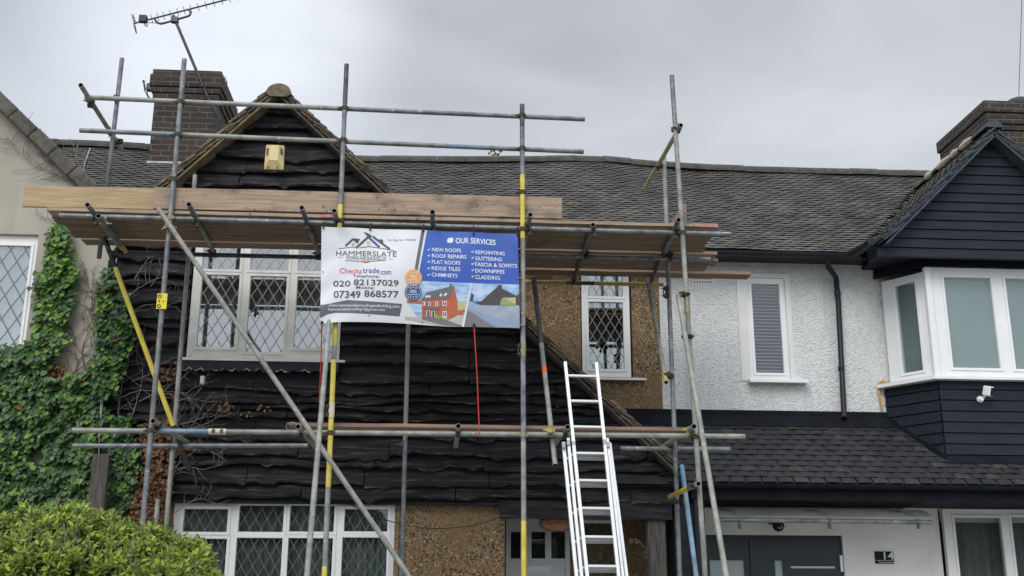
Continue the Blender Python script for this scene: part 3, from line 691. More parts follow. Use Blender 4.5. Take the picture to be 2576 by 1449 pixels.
# chimney stack between the left and middle houses
def chimney(house, x0, x1, y0, y1, z0, z1, corb):
    mb = MB(); mb.box(x0, x1, y0, y1, z0, z1-.46, brick)
    zz = z1-.46
    for (h, o) in corb: mb.box(x0-o, x1+o, y0-o, y1+o, zz+.002, zz+h, brick); zz += h
    return mb.build('chimney', house, bevel=.008)
ct = W(387, 177, 15.0); cr_ = W(560, 182, 15.0)
ch = chimney(MH, ct.x+.05, cr_.x-.05, 15.0, 16.25, 6.9, ct.z, ((.09, .025), (.09, .05), (.19, .075), (.09, .05)))
mb = MB(); x0, x1 = ct.x+.05, cr_.x-.05; zz = W(380, 418, 15).z
mb.face([(x0-.13, 14.985, zz-.02), (x1+.02, 14.985, zz-.02), (x1+.02, 14.80, zz-.16), (x0-.15, 14.80, zz-.16)], leadsh)
mb.box(x0-.012, x1+.012, 14.975, 14.992, zz-.05, zz+.07, leadsh); mb.build('lead_flashing', ch)
# gutter on the main eave
def gutter(house, x0, x1, y, z, r, m, name='gutter'):
    mb = MB(); n = 8
    for k in range(n):
        a0, a1 = pi+pi*k/n, pi+pi*(k+1)/n
        for rr, fl in ((r, 0), (r*.9, 1)):
            q = [(x0, y+rr*cos(a0), z+rr*sin(a0)), (x1, y+rr*cos(a0), z+rr*sin(a0)), (x1, y+rr*cos(a1), z+rr*sin(a1)), (x0, y+rr*cos(a1), z+rr*sin(a1))]
            mb.face(q, m, True)
    for sx in (x0, x1): mb.raw([(sx, y+r*cos(pi+pi*k/n), z+r*sin(pi+pi*k/n)) for k in range(n+1)], [tuple(range(n+1))], m)
    x = x0+.6
    while x < x1-.2:
        mb.tube([(x, y-r-.005, z+.004), (x, y-r*.7, z-r*.72), (x, y, z-r-.006), (x, y+r*.8, z-r*.6)], .010, m, 6); x += .93
    return mb.build(name, house)
GZ = W(1900, 637, 13.36).z
gutter(MH, .42, PARTY_R, 13.37, GZ+.02, .055, blackp)
fz = W(1900, 661, 13.8).z-.02
mb = MB(); mb.box(.4, PARTY_R, 13.44, 13.475, fz, EZ+.0, blackp); mb.box(.4, PARTY_R, 13.475, 13.8, fz+.02, fz+.04, blackp); mb.build('fascia', MH)

# ---------------- right neighbour: number 14
RH = thing('white_house', (6, 13.8, .1), 'white roughcast house on the right with navy black boarded gable and bay window', 'house')
wd_ = W(1889, 957, YM), W(1972.6, 700, YM)
PZ = W(1900, 1040, YM).z-.2
mb = MB(); panel(mb, flat(YM), PARTY_R, 9.6, PZ, 5.95, [(wd_[0].x, wd_[1].x, wd_[0].z, wd_[1].z)], 0, .2, rough); mb.build('roughcast_wall', RH)
dr = W(1780, 1449, YM).x, W(2118, 1346, YM).x; dz_ = W(1950, 1346, YM).z
rw = W(2390, 1600, YM), W(2800, 1285, YM)
mb = MB(); panel(mb, flat(YM), PARTY_R, 9.6, .1, PZ, [(dr[0], dr[1], .1, dz_), (rw[0].x, rw[1].x, rw[0].z, rw[1].z)], 0, .2, smoothw); mb.build('painted_wall', RH)
mb = MB(); a, b = W(1866, 958, YM), W(1984, 690, YM)
panel(mb, flat(YM), a.x, b.x, a.z, b.z, [(wd_[0].x, wd_[1].x, wd_[0].z, wd_[1].z)], -.012, 0, smoothw); mb.build('plaster_surround', RH)
def fill_bl(cb, fr, o, prs):
    z = o[2]+.06
    while z < o[3]:
        q = [fr(o[0], .085, z), fr(o[1], .085, z), fr(o[1], .045, z+.034), fr(o[0], .045, z+.034)]; cb.face(q, slatm)
        cb.face([p+Vector((0, 0, .012)) for p in q[2:]]+[q[3], q[2]], slatm); z += .046
fill_bl.nm = 'blind'
px_window(RH, YM, (1889, 957), (1972.6, 700), [(1903.6, 715, 1959.6, 936.6)], gm=glass, fill=fill_bl, proud=-.02, sill=(wd_[0].x-.05, wd_[1].x+.19, wd_[0].z+.01, .045, .14), label='slim white casement with a grey slatted blind')
main_roof(RH, PARTY_R, 9.9, 13, keep=lambda p: not (p.x > 5.3 and p.z < 7.573-.955*abs(p.x-7.105)-.05 and p.y < 15.0))
gutter(RH, PARTY_R+.004, 5.42, 13.37, GZ+.02, .055, blackp)
mb = MB(); mb.box(PARTY_R, 5.55, 13.44, 13.475, fz, EZ, blackp); mb.box(PARTY_R, 5.9, 13.475, 13.8, fz+.02, fz+.04, blackp); mb.build('fascia', RH)
back_shell(RH, PARTY_R, 9.6, rough)
# main downpipe
mb = MB(); q = [(2083, 655, 13.37), (2084, 672, 13.40), (2103, 698, 13.70), (2109, 760, 13.71), (2123, 1038, 13.71), (2123, 1052, 13.66)]
pts = [W(*a) for a in q]; mb.tube(pts, .036, blackp, 12, hollow=False)
for y in (738, 735+192): p = W(2108+(y-760)*.05, y, 13.71); mb.tube([p-Vector((0, 0, .025)), p+Vector((0, 0, .025))], .043, blackp, 12)
mb.build('downpipe', RH)
airbrick(RH, YM, 1744, 697, 1791, 714, smoothw, 2, 7)
# bay
YB = 13.18
bx1 = (W(2333, 676, YB).x+W(2356, 950, YB).x)/2; bx0 = 5.80
sp0, spn = Vector((bx0, YM, 0)), Vector((-(YM-YB), -(bx1-bx0), 0)).normalized()
side = (sp0, spn); fu = Vector((bx1-bx0, YB-YM, 0)).normalized(); slen_ = Vector((bx1-bx0, YB-YM, 0)).length
bz0, bz1 = 4.268, 5.737
sfr = lambda u, d, z: sp0+fu*u-spn*d+Vector((0, 0, z))
ffr = lambda u, d, z: Vector((u, YB+d, z))
def clad(mb, fr, u0, u1, z0, z1, h, m):
    z = z0
    while z < z1-.01:
        t = min(z+h, z1)
        A = [(u0, -.030, z+.006), (u1, -.030, z+.006), (u1, -.014, t-.004), (u0, -.014, t-.004)]
        B = [(u0, .01, z+.006), (u1, .01, z+.006), (u1, .01, t+.012), (u0, .01, t+.012)]
        mb.face([fr(*p) for p in A], m); mb.face([fr(*A[0]), fr(*A[1]), fr(*B[1]), fr(*B[0])], m); mb.face([fr(*A[3]), fr(*A[2]), fr(*B[2]), fr(*B[3])], m)
        mb.face([fr(*A[0]), fr(*A[3]), fr(*B[3]), fr(*B[0])], m); mb.face([fr(*A[1]), fr(*A[2]), fr(*B[2]), fr(*B[1])], m); z = t
mb = MB(); clad(mb, sfr, 0, slen_+.0, 2.9, bz0-.02, .137, navyb); clad(mb, ffr, bx1, 9.6, 2.9, bz0-.02, .137, navyb)
mb.box(bx1+.02, 9.6, YB+.02, YM, 2.9, bz0-.03, dark); clad(mb, sfr, -.3, slen_, bz1, 5.98, .12, navyb); clad(mb, ffr, bx1, 9.6, bz1, 5.98, .12, navyb)
mb.noflip = False; mb.build('bay_cladding', RH)
mb = MB(); mb.prism([sfr(-.04, 0, bz0+.02), sfr(-.04, -.13, bz0+.02), Vector((bx1-.09, YB-.12, bz0+.02)), Vector((9.6, YB-.12, bz0+.02)), Vector((9.6, YB+.05, bz0+.02)), Vector((bx1+.02, YB+.05, bz0+.02))], (0, 0, -.045), upvc)
mb.build('bay_sill', RH, bevel=.006)
mb = MB(); mb.box(bx1-.045, bx1+.045, YB-.035, YB+.05, bz0+.022, bz1+.0, upvc); mb.build('bay_corner_post', RH, bevel=.02)
foamm = mat('orange_foam', (.50, .26, .06), .8, 0, (.62, .38, .14), 20)
mb = MB(); q = [W(x, y, YM-.03) for x, y in ((2236, 962), (2222, 958), (2212, 962), (2209, 975), (2212, 990), (2215, 1005), (2217, 1022), (2220, 1036))]
mb.tube(q, [.008, .014, .016, .012, .018, .012, .014, .008], foamm, 7); mb.build('sealant_bead', RH)
def fill_fr(m):
    def f(cb, fr, o, prs): cb.face([fr(o[0], .07, o[2]), fr(o[1], .07, o[2]), fr(o[1], .07, o[3]), fr(o[0], .07, o[3])], m)
    f.nm = 'frosted_screen'; return f
window(RH, side, (2240, 684, 2322, 962), [(2271.6, 708, 2300.3, 939.5)], gm=glass, fill=fill_fr(frostd), proud=.0, label='angled side light of the white bay window')
a, b = W(2366, 944, YB), W(2800, 683, YB)
window(RH, hplane(YB), (2364, 683, 2800, 948), [(2398, 700, 2490, 924.5), (2556, 704, 2672, 928)], gm=glass, fill=fill_fr(frost), proud=.0, label='front lights of the white bay window with frosted glass')
# gable
gx, gz = 7.105, 7.56; gk = .965; gb = 5.77; gl = 5.47
mb = MB(); clad(mb, flat(YG), gl, 9.6, gb, 7.7, .127, navyb); mb.box(gl, 9.6, YG+.012, YG+.05, gb+.01, 7.7, navyb); 
gp = Vector((gx, 0, gz-.10))
mb.build('gable_cladding', RH, clip=[(gp, Vector((-gk, 0, 1))), (gp, Vector((gk, 0, 1)))])
mb = MB(); mb.box(5.62, 9.6, YG+.05, YM, gb+.10, gb+.13, navyb); mb.box(gl, gl+.04, YG+.055, 13.2, gb+.01, 5.98, navyb); mb.box(gl+.04, 5.62, YG+.055, 13.3, gb+.10, gb+.13, navyb); mb.build('soffit', RH)
gf = Vector((5.46, 12.68, gz-gk*(gx-5.46))); ga = Vector((gx, 12.68, gz)); gr = Vector((9.4, 12.68, gz-gk*(9.4-gx)))
n1 = Vector((-gk, 0, 1)).normalized(); n2 = Vector((gk, 0, 1)).normalized()
mb = MB()
verge(mb, ((gf-n1*.055).x, (gf-n1*.055).z), ((ga-n1*.055).x, (ga-n1*.055).z), 12.68, YG+.04, vergeb, seed=5)
verge(mb, ((gr-n2*.055).x, (gr-n2*.055).z), ((ga-n2*.055).x, (ga-n2*.055).z), 12.68, YG+.04, vergeb, seed=6)
for ft, nn in ((gf, n1), (gr, n2)):
    d = (ga-ft).normalized(); ln = (ga-ft).length; mb.obox(ft+d*ln/2-nn*.108+Vector((0, .15, 0)), d, Vector((0, 1, 0)), nn, ln/2, .13, .014, vergeb)
mb.build('verge_tiles', RH)
mb = MB()
for ft, nn, sd_ in ((gf, n1, 41), (gr, n2, 42)):
    d = (ga-ft).normalized(); ln = (ga-ft).length
    tile_roof(mb, Vector((ft.x, YG-.05, ft.z))-nn*.045, Vector((0, 1, 0)), d, 2.7, ln-.05, 0.168, .065, (tilem3, tilem, tilem3), seed=sd_, keep=lambda p: p.y < 13.5 or p.z > roofz(p.y)-.05)
    mb.face([Vector((ft.x, YG, ft.z))-nn*.09, Vector((ga.x, YG, ga.z))-nn*.09, Vector((ga.x, 15.2, ga.z))-nn*.09, Vector((ft.x, 13.5, ft.z))-nn*.09], tilem2)
ridge(mb, [(gx, 12.67, gz-.05), (gx, 13.08, gz-.05)], .115, vergeb, ln=.42, seed=9); ridge(mb, [(gx, 13.08, gz-.05), (gx, 15.3, gz-.05)], .112, ridgem, ln=.45, seed=10)
for yy, l0 in ((13.28, .16), (13.62, .10), (13.95, .20), (14.45, .10)):
    mb.tube([(gx-.085, yy-l0, gz-.02), (gx-.085, yy, gz-.018), (gx-.083, yy+l0, gz-.022)], [.035, .05, .04], mortar, 8)
mb.build('gable_roof', RH)
cz = W(2472, 258, 15.0); 
chr_ = chimney(RH, cz.x+.06, cz.x+1.4, 15.0, 16.5, 6.9, cz.z, ((.09, .03), (.09, .06), (.09, .06), (.19, .09)))
mb = MB(); pc = W(2560, 250, 15.6)
mb.raw([(pc.x+r_*cos(2*pi*k/14), 15.6+r_*sin(2*pi*k/14), cz.z-.01+z_) for r_, z_ in ((.26, 0), (.24, .24), (.16, .36), (.05, .41)) for k in range(14)], [(a*14+k, a*14+(k+1) % 14, (a+1)*14+(k+1) % 14, (a+1)*14+k) for a in range(3) for k in range(14)]+[tuple(range(42, 56))], blackp, True)
mb.build('chimney_pot', chr_)
# valley gutter between the main roof and the gable
mb = MB(); v0 = Vector((5.38, 13.42, EZ-.0)); v1 = Vector((7.0, 15.0, 7.55))
mb.obox((v0+v1)/2+Vector((.0, -.0, -.02)), (v1-v0).normalized(), Vector((.7, -.7, 0)).normalized(), Vector((0, -.4, .9)).normalized(), (v1-v0).length/2, .05, .012, flash); 
gq = [W(2140, 640, 13.37), W(2180, 618, 13.0), W(2192, 606, 12.8)]
mb.tube(gq, .055, blackp, 12); mb.build('valley_gutter', RH)
# lean-to slate roof
LEY, LEZ = 12.75, 2.9; lk = .95/1.05
LM = 2.64
def lkeep(p):
    if p.x < 2.62-(p.z-3.0)/.96: return False
    if p.y > YB-.02 and p.x > bx1-.05: return False
    t = (p.x-bx0)/(bx1-bx0)
    if bx0 < p.x < bx1 and p.y > YM-.03-(YM-YB)*t: return False
    return p.x < 9.5
mb = MB(); sl_ = Vector((0, 1.05, .95)).normalized()
tile_roof(mb, Vector((1.7, LEY, LEZ)), Vector((1, 0, 0)), sl_, 7.9, 1.19, .19, .112, (slatem, slatem, slatel), keep=lkeep, camber=.004, thick=.010, lift0=.018, gap=.009, seed=51, jit=.0035)
mb.face([(1.8, LEY, LEZ-.02), (9.6, LEY, LEZ-.02), (9.6, YM, LEZ+.93), (1.8, YM, LEZ+.93)], slatem)
lr = mb.build('lean_to_roof', RH)
mb = MB(); t0, t1 = .80, 1.0
fz_ = lambda t: (LEY+1.05*t, LEZ+.95*t+.035)
q0, q1 = fz_(.82), fz_(1.0)
mb.prism([(1.95, q0[0], q0[1]), (5.96, q0[0], q0[1]), (5.83, q1[0]-.01, q1[1]), (1.75, q1[0]-.01, q1[1])], (0, 0, -.02), flash)
mb.box(1.9, 5.82, YM-.025, YM-.004, q1[1]-.03, q1[1]+.05, flash)
a, b = Vector((bx0-.02, YM-.02, LEZ+.95)), Vector((bx1-.03, YB-.06, LEZ+.905*(YB-.06-LEY)+.03))
dd = (b-a).normalized(); mb.obox((a+b)/2, dd, Vector((dd.y, -dd.x, 0)).normalized(), Vector((0, 0, 1)), (b-a).length/2, .03, .035, flash)
q = fz_((YB-LEY-.02)/1.05); q2 = fz_((YB-LEY-.13)/1.05); mb.prism([(bx1-.04, q2[0], q2[1]), (9.6, q2[0], q2[1]), (9.6, q[0], q[1]), (bx1-.02, q[0], q[1])], (0, 0, -.015), flash)
mb.build('flashing', lr)
gutter(RH, 2.98, 9.6, LEY-.07, LEZ-.015, .052, flash)
mb = MB(); fb = W(1900, 1275, 13.8).z
mb.box(2.93, 9.6, LEY, LEY+.03, fb, LEZ-.01, flash); mb.box(2.93, 9.6, LEY+.03, YM, fb+.0, fb+.02, flash); mb.build('fascia', RH)
# ground floor window on the right
def fill_rw(cb, fr, o, prs):
    curtain(cb, fr, o[0], o[1], o[2], o[3], .12, curgrey, .03, .22, 8)
    cb.face([fr(o[0], .05, o[3]-.16), fr(o[1], .05, o[3]-.16), fr(o[1], .05, o[3]), fr(o[0], .05, o[3])], upvcc)
px_window(RH, YM, (2398, 1600), (2800, 1285), [(2424, 1303.7, 2510, 1580), (2570, 1303, 2680, 1580)], gm=glass, fill=fill_rw, proud=.06, label='white ground floor window with grey curtains')
# front door
def door14():
    Y = YM+.05; f = lambda x, y: W(x, y, Y)
    x0, x1 = dr[0], dr[1]; zt = dz_
    h1 = (f(1787, 1449).x, f(1874, 1449).x, 1.2, f(1830, 1409).z)
    h2 = (f(1950, 1449).x, f(1970, 1449).x, 1.0, f(1960, 1410).z)
    xm = f(1886, 1400).x
    mb = MB(); panel(mb, flat(Y), xm, x1-.03, .12, zt-.05, [h2], -.02, .03, doorb)
    d = mb.build('front_door', RH, bevel=.004); d['label'] = 'slate blue front door with a slim glazed slot and long bar'
    mb = MB(); panel(mb, flat(Y), x0, x1, .12, zt, [(xm+.004, x1-.034, .1, zt-.054), (h1[0], h1[1], h1[2], h1[3])], 0, .06, doorb); mb.build('door_frame', d)
    mb = MB(); mb.box(h1[0], h1[1], Y+.02, Y+.03, h1[2], h1[3], frost); mb.box(h2[0], h2[1], Y+.005, Y+.015, h2[2], h2[3], frost); mb.build('pane', d)
    a, b = f(1988, 1427), f(2098, 1428); mb = MB(); mb.box(a.x, b.x, Y-.03, Y-.022, a.z-.012, a.z+.012, chrome); mb.build('inlay_bar', d)
    a = f(2116, 1418); mb = MB(); mb.box(a.x-.03, a.x+.005, Y-.055, Y-.02, a.z-.10, a.z+.10, alu); mb.build('hinge', d)
door14()
# canopy over the door
def canopy():
    cg = MB(); cf = MB()
    xa, xb = W(1782, 1277, YM).x, W(2385, 1279, YM).x; zt = W(1900, 1281, YM-.03).z
    fa, fb_ = W(1805, 1307, 13.0), W(2345, 1314, 13.0); n = 10
    prof = []
    for i in range(n+1):
        t = i/n; y = YM-.03-(YM-.03-13.0)*sin(t*pi/2)**.9; z = fa.z+(zt-fa.z)*cos(t*pi/2)**.75 if t < 1 else fa.z
        prof.append((y, z, t))
    P = [[Vector((fa.x, y, z)), Vector((fb_.x, y, z))] for y, z, t in prof]
    for i in range(n): cg.face([P[i][0], P[i][1], P[i+1][1], P[i+1][0]], canopyg, True)
    root = cf; cf.tube([fa, fb_], .029, galv, 12)
    cf.box(fa.x-.02, fb_.x+.02, YM-.035, YM-.003, zt-.015, zt+.02, upvc)
    rt = thing('door_canopy', (4.5, 13.4, fa.z), 'cloudy polycarbonate canopy over the slate blue front door', 'canopy')
    cg.build('canopy_sheet', rt); cf.build('front_bar', rt)
    for px in (1860, 2086, 2309):
        p = W(px, 1314, 13.0); b = MB(); pts = []
        for i in range(9):
            t = i/8; pts.append((p.x, YM-.01-(YM-.02-13.0)*t, fa.z+.01+(zt-.03-fa.z)*cos(t*pi/2)**.75 if t < .999 else fa.z+.01))
        b.tube(pts, .013, alu, 8); b.obox(p+Vector((0, -.01, -.02)), Vector((1, 0, 0)), Vector((0, 1, 0)), Vector((0, 0, 1)), .014, .02, .055, galvd)
        q0, q1, q2 = Vector((p.x-.17, YM-.02, zt-.04)), Vector((p.x-.17, YM-.02, fa.z+.02)), Vector((p.x, 13.06, fa.z+.01))
        b.build('bracket', rt)
canopy()

# ================================================================== SCAFFOLD
SC = thing('scaffolding', (0, 11.5, .12), 'tube and coupler scaffold of grey steel poles standing in front of the black boarded house', 'scaffold')
R_ = .0262; ZD, ZL = 5.385, 3.18
def pole(name, a, b, segs=None, m=galv, parent=SC, hollow=False, label=None):
    mb = MB(); mb.tube([a, b], R_, m, 14, segs=segs, hollow=hollow); o = mb.build(name, parent)
    if label: o['label'] = label
    return o
def upright(name, top, bot, marks, last, **k):
    """top, bot as (px, py, Y); the pole runs on to the ground; marks [(py, material above that py)]"""
    a, b = W(*top), W(*bot); d = (b-a)
    if k.pop('ground', True): t = (.12-a.z)/d.z; e = a+d*t
    else: e = b
    segs = []
    for py, m in marks:
        q = W(top[0]+(bot[0]-top[0])*(py-top[1])/(bot[1]-top[1]), py, a.y+(b.y-a.y)*(py-top[1])/(bot[1]-top[1])); segs.append(((q.z-a.z)/(e.z-a.z), m))
    segs.append((1, last)); return pole(name, a, e, segs, **k)
X = Vector((1, 0, 0)); Yv = Vector((0, 1, 0)); Zv = Vector((0, 0, 1))
def coupler(parent, p, a, b, off, m=rust, out=None):
    """right angle coupler: band about axis a at p, band about axis b at p+off, bolts pointing along out"""
    mb = MB(); p = Vector(p); q = p+Vector(off); c = (p+q)/2
    mb.tube([p-a*.024, p+a*.024], .0315, m, 12); mb.tube([q-b*.024, q+b*.024], .0315, m, 12)
    o = Vector(off).normalized(); mb.obox(c, a, b, o, .022, .022, .014, m)
    s1 = a.cross(o).normalized(); s2 = b.cross(o).normalized()
    for base, s in ((p, s1), (q, s2)):
        for sg in (1, -1):
            e = base+s*sg*.030; mb.obox(e, s, a, o, .012, .016, .014, m)
        e = base+s*.034; mb.tube([e, e+s*.045], .0065, m, 6); mb.tube([e+s*.006, e+s*.020], .0135, m, 6)
    return mb.build('coupler', parent)
def sleeve(parent, p, a, m, side=Vector((-1, 0, 0))):
    mb = MB(); mb.tube([p-a*.075, p+a*.075], .0305, m, 12)
    s = a.cross(Yv).normalized()
    for t in (-.045, .045):
        c = p+a*t; mb.obox(c+s*.034, a, s, Yv, .018, .012, .026, rust); mb.tube([c+s*.03, c+s*.075], .006, rust, 6)
    mb.obox(p+s*.05, a, s, Yv, .055, .005, .010, rust)
    return mb.build('sleeve_coupler', parent)
YF = 11.0
S2 = upright('standard', (464, 149, YF), (359, 1317, YF), [(240, galv)], galv, label='full height front pole at the left bay with a yellow tag')
S3 = upright('standard', (872, 162, YF), (816, 1449, YF), [(262, galvd), (350, pur), (515, galv), (810, yel), (870, yel), (905, pur), (1010, yel), (1225, yel), (1425, galvw)], yel, label='front pole painted yellow over most of its height')
S4 = upright('standard', (1313.5, 263, YF), (1318, 1449, YF), [(320, galvd), (440, galv), (600, yel), (820, galvw), (1000, pur), (1110, pur), (1310, galvw)], yel, label='front pole with yellow bands and a faded purple middle')
S5 = upright('standard', (1690, 190, YF), (1774, 1449, YF), [(310, galv), (800, galvw)], galvw, label='tall front pole at the right hand end')
YI = 12.0
S1 = upright('standard', (307, 147, YI), (249, 650, YI), [(300, pur), (650, galv)], galv, ground=False, label='left inner pole standing above the deck')
S6 = upright('standard', (1670, 393, YI), (1710, 1449, YI), [(560, galvw)], galv, label='inner pole at the right hand end')
S7 = upright('standard', (491, 440, 12.3), (419, 1317, 12.3), [(700, galvw)], galvw, label='inner pole beside the upper casement window')
S8 = upright('standard', (1030, 700, 12.45), (1010.5, 1449, 12.45), [(1100, galvw)], galv, label='inner pole against the black boards below the banner')
mb = MB(); p = W(398, 1255, 12.35); q = W(389, 1330, 12.35); mb.tube([p, (q.x, q.y, .12)], R_, galvw, 12); mb.build('standard', SC)
YR = YF+.053
def rail(name, a, b, Y, segs=None, m=galv, zc=None, **k):
    p, q = W(a[0], a[1], Y), W(b[0], b[1], Y)
    return pole(name, p, q, segs, m, **k)
G1 = rail('guard_rail', (214, 245), (1471, 300), YR, [(.5, galvw), (1, galv)], label='upper guard rail')
G2 = rail('guard_rail', (201, 328), (1468, 382), YR, [(.135, galv), (.19, blu), (.56, galvw), (.72, galv), (.80, blu), (1, galv)], label='lower guard rail with a short blue stretch')
L1 = rail('ledger', (150, 542), (1838, 589.5), YR, [(1, galv)], label='front ledger under the upper deck')
L3 = rail('ledger', (183, 1082.5), (1874, 1098), YR, [(.115, galvw), (.20, blu), (.55, galvw), (1, cream if False else galvw)], label='front ledger of the lower lift')
yb = 12.22
pole('ledger', Vector((-3.85, yb, ZD)), Vector((.42, yb, ZD)), m=galvd, label='dark inner ledger under the deck beside the wall')
L2 = pole('ledger', Vector((.30, 11.955, ZD)), W(1787, 653, 11.955), m=galv, label='inner ledger on the right under the deck')
L4 = pole('ledger', W(184, 1121.5, 12.25), W(775, 1121, 12.25), m=galv, label='short inner ledger of the lower lift')
L5 = pole('ledger', W(1560, 1128, 12.05), W(1836, 1130, 12.05), m=galv, label='short inner ledger at the right end of the lower lift')
pole('ledger', Vector((1.0, 13.05, ZD)), Vector((2.75, 13.05, ZD)), [(.3, yelw), (.5, galvd), (1, yelw)], label='tube beside the pebbledash wall')
B1 = pole('brace', W(397, 523, 10.93), W(1220, 1730, 10.80), m=galvw, label='long diagonal brace across the left bays')
pa, pb = W(828, 812, 10.94), W(772, 1449, 9.75); top = pa+(pa-pb)*.12
R2 = pole('raking_tube', top, pb+(pb-pa)*((.12-pb.z)/(pb.z-pa.z)), m=galvw, label='grey raker leaning out beside the yellow pole')
pa, pb = W(1706, 742, 10.9), W(1827, 1449, 9.95)
RK = pole('raking_tube', pa, pb+(pb-pa)*((.12-pb.z)/(pb.z-pa.z)), m=galvw, label='raker leaning out at the right hand end')
pa, pb = W(262, 597, 11.6), W(477, 1183, 12.12)
Y1 = pole('brace', pa, pb, [(.13, blk), (.81, yel), (1, blk)], label='yellow diagonal brace with black ends', hollow=True)
S9 = pole('brace', W(1397, 1170, 10.95), W(1343, 703, 12.1), [(.42, galvw), (.47, galvw), (.62, galvw), (1, galvd)], hollow=True, label='hanging tube with an orange tape mark')
a, b = W(1373, 968, 11.45), W(1370, 944, 11.5); mb = MB()
ax = (W(1343, 703, 12.1)-W(1397, 1170, 10.95)); t0 = (944-1170)/(703-1170); c0 = W(1397, 1170, 10.95)+ax*(t0*.985)
mb.tube([c0-ax.normalized()*.045, c0+ax.normalized()*.04], R_+.0012, orng, 14); mb.build('tape_band', S9)
S10 = pole('brace', W(1676, 962, 11.9), W(1628.7, 703, 12.85), [(.10, yelw), (.72, galvw), (1, galv)], hollow=True, label='short brace down to the right inner pole')
pole('brace', W(1715, 1171, 12.0), W(1751.4, 1449, 11.55)+(W(1751.4, 1449, 11.55)-W(1715, 1171, 12.0))*1.0, [(.25, lblu), (.42, lblu), (1, blu)], hollow=True, label='light blue tube leaning beside the right inner pole')
tz = ZD+.049; TR = []
for (x0, y0, x1, y1) in ((-3.644, 10.75, -3.70, 12.36), (-2.608, 10.66, -2.676, 12.42), (-1.472, 10.67, -1.46, 12.4), (-1.147, 10.74, -1.15, 12.35), (-.135, 10.70, -.14, 12.35), (.881, 10.71, .89, 12.1), (1.575, 10.98, 1.623, 13.25), (2.452, 10.754, 2.604, 13.13)):
    o = pole('transom', Vector((x0, y0, tz)), Vector((x1, y1, tz)), [(.45, galv), (1, galvw if x0 < 1 else galvd)], hollow=True); TR.append(o)
    coupler(o, (x0+(x1-x0)*.25, YR+.0, tz-.0), Vector((x1-x0, y1-y0, 0)).normalized(), X, (0, 0, -.049))
    mb = MB(); p = Vector((x0+.0, YR-.03, tz-.06)); mb.tube([p+Vector((.02, 0, 0)), p+Vector((.02, -.02, -.09))], .009, rust, 6); mb.obox(p+Vector((.02, -.02, -.05)), X, Yv, Zv, .018, .018, .018, rust); mb.build('coupler_bolt', o)
    coupler(o, (x1, min(y1-.12, 12.22) if x0 < 1 else 11.955, tz), Vector((x1-x0, y1-y0, 0)).normalized(), X, (0, 0, -.049))
a, b = WZ(247, 543, ZD-.05), WZ(316, 632, ZD-.05)
o = pole('transom', a, b, [(.78, galv), (1, yelw)], hollow=True, label='tube clamped below the front ledger at the left end'); coupler(o, a.lerp(b, .2), (b-a).normalized(), X, (0, 0, .05), brass)
lt = ZL+.049
for (px, py) in ((385, 1059), (750, 1073), (1153, 1071.5), (1428, 1074), (1746, 1072.5)):
    a = W(px, py, 10.82 if px > 400 else 10.85); a.z = a.z; o = pole('transom', a, Vector((a.x, 12.35, a.z)), m=galvw, hollow=True)
    coupler(o, (a.x, YR, a.z), Yv, X, (0, 0, -.049), yelw if px > 1700 else rust); TR.append(o)
a, b = W(1757, 1217, 10.80), W(1685, 1249, 12.1)
o = pole('transom', a, Vector((b.x, b.y, a.z+.0)) if False else b, [(.32, galvw), (.55, yel), (1, yelw)], hollow=True, label='yellow cross tube low at the right end'); coupler(o, a.lerp(b, .1), (b-a).normalized(), Zv, (-.05, 0, 0))
zr_ = W(225, 250, YR).z+.05; a, b = WZ(203, 214, zr_), WZ(306, 377, zr_)
o = pole('guard_rail', a, b, m=galvw, hollow=True, label='end guard rail on the left'); coupler(o, a.lerp(b, .22), (b-a).normalized(), X, (0, 0, -.05)); coupler(o, a.lerp(b, .85), (b-a).normalized(), Zv, (.05, 0, 0))
a = W(1713, 315, 10.90); b = WZ(1622, 475, a.z)
o = pole('guard_rail', a, b, [(.1, galvw), (1, yelw if False else mat('khaki_tube', (.30, .27, .15), .6, .1, (.40, .36, .22), 8))], hollow=True, label='khaki end guard rail on the right'); coupler(o, a.lerp(b, .06), (b-a).normalized(), Zv, (-.05, 0, 0)); coupler(o, a.lerp(b, .60), (b-a).normalized(), Zv, (.05, 0, 0))
def at_px(o_top, o_bot, py):
    t = (py-o_top[1])/(o_bot[1]-o_top[1]); return W(o_top[0]+(o_bot[0]-o_top[0])*t, py, o_top[2]+(o_bot[2]-o_top[2])*t)
for (st, tp, bt, ys) in ((S2, (464, 149, YF), (359, 1317, YF), (256, 339, 451, 547, 1083)), (S3, (872, 162, YF), (816, 1449, YF), (272, 352, 556, 1089)), (S4, (1313.5, 263, YF), (1318, 1449, YF), (290, 374, 484, 577, 1094)), (S5, (1690, 190, YF), (1774, 1449, YF), (586, 1099))):
    for y in ys:
        p = at_px(tp, bt, y); coupler(st, p, Zv, X, (0, .053, 0), brass if (st == S4 and y == 1094) or y == 547 else rust)
coupler(S2, at_px((464, 149, YF), (359, 1317, YF), 572), Zv, (W(1026, 1449, 10.83)-W(397, 523, 10.93)).normalized(), (0, -.06, 0), brass)
p = at_px((1690, 190, YF), (1774, 1449, YF), 742); coupler(S5, p, Zv, Zv, (-.055, -.02, 0)); p = at_px((1690, 190, YF), (1774, 1449, YF), 848); coupler(S5, p, Zv, Zv, (-.05, -.03, 0))
mb = MB(); p = at_px((1690, 190, YF), (1774, 1449, YF), 768); mb.tube([p-Zv*.10, p+Zv*.10], .031, cream if False else brass, 12); mb.build('sleeve_coupler', S5)
sleeve(S3, at_px((872, 162, YF), (816, 1449, YF), 1032), Zv, cream); sleeve(S4, at_px((1313.5, 263, YF), (1318, 1449, YF), 880), Zv, brass)
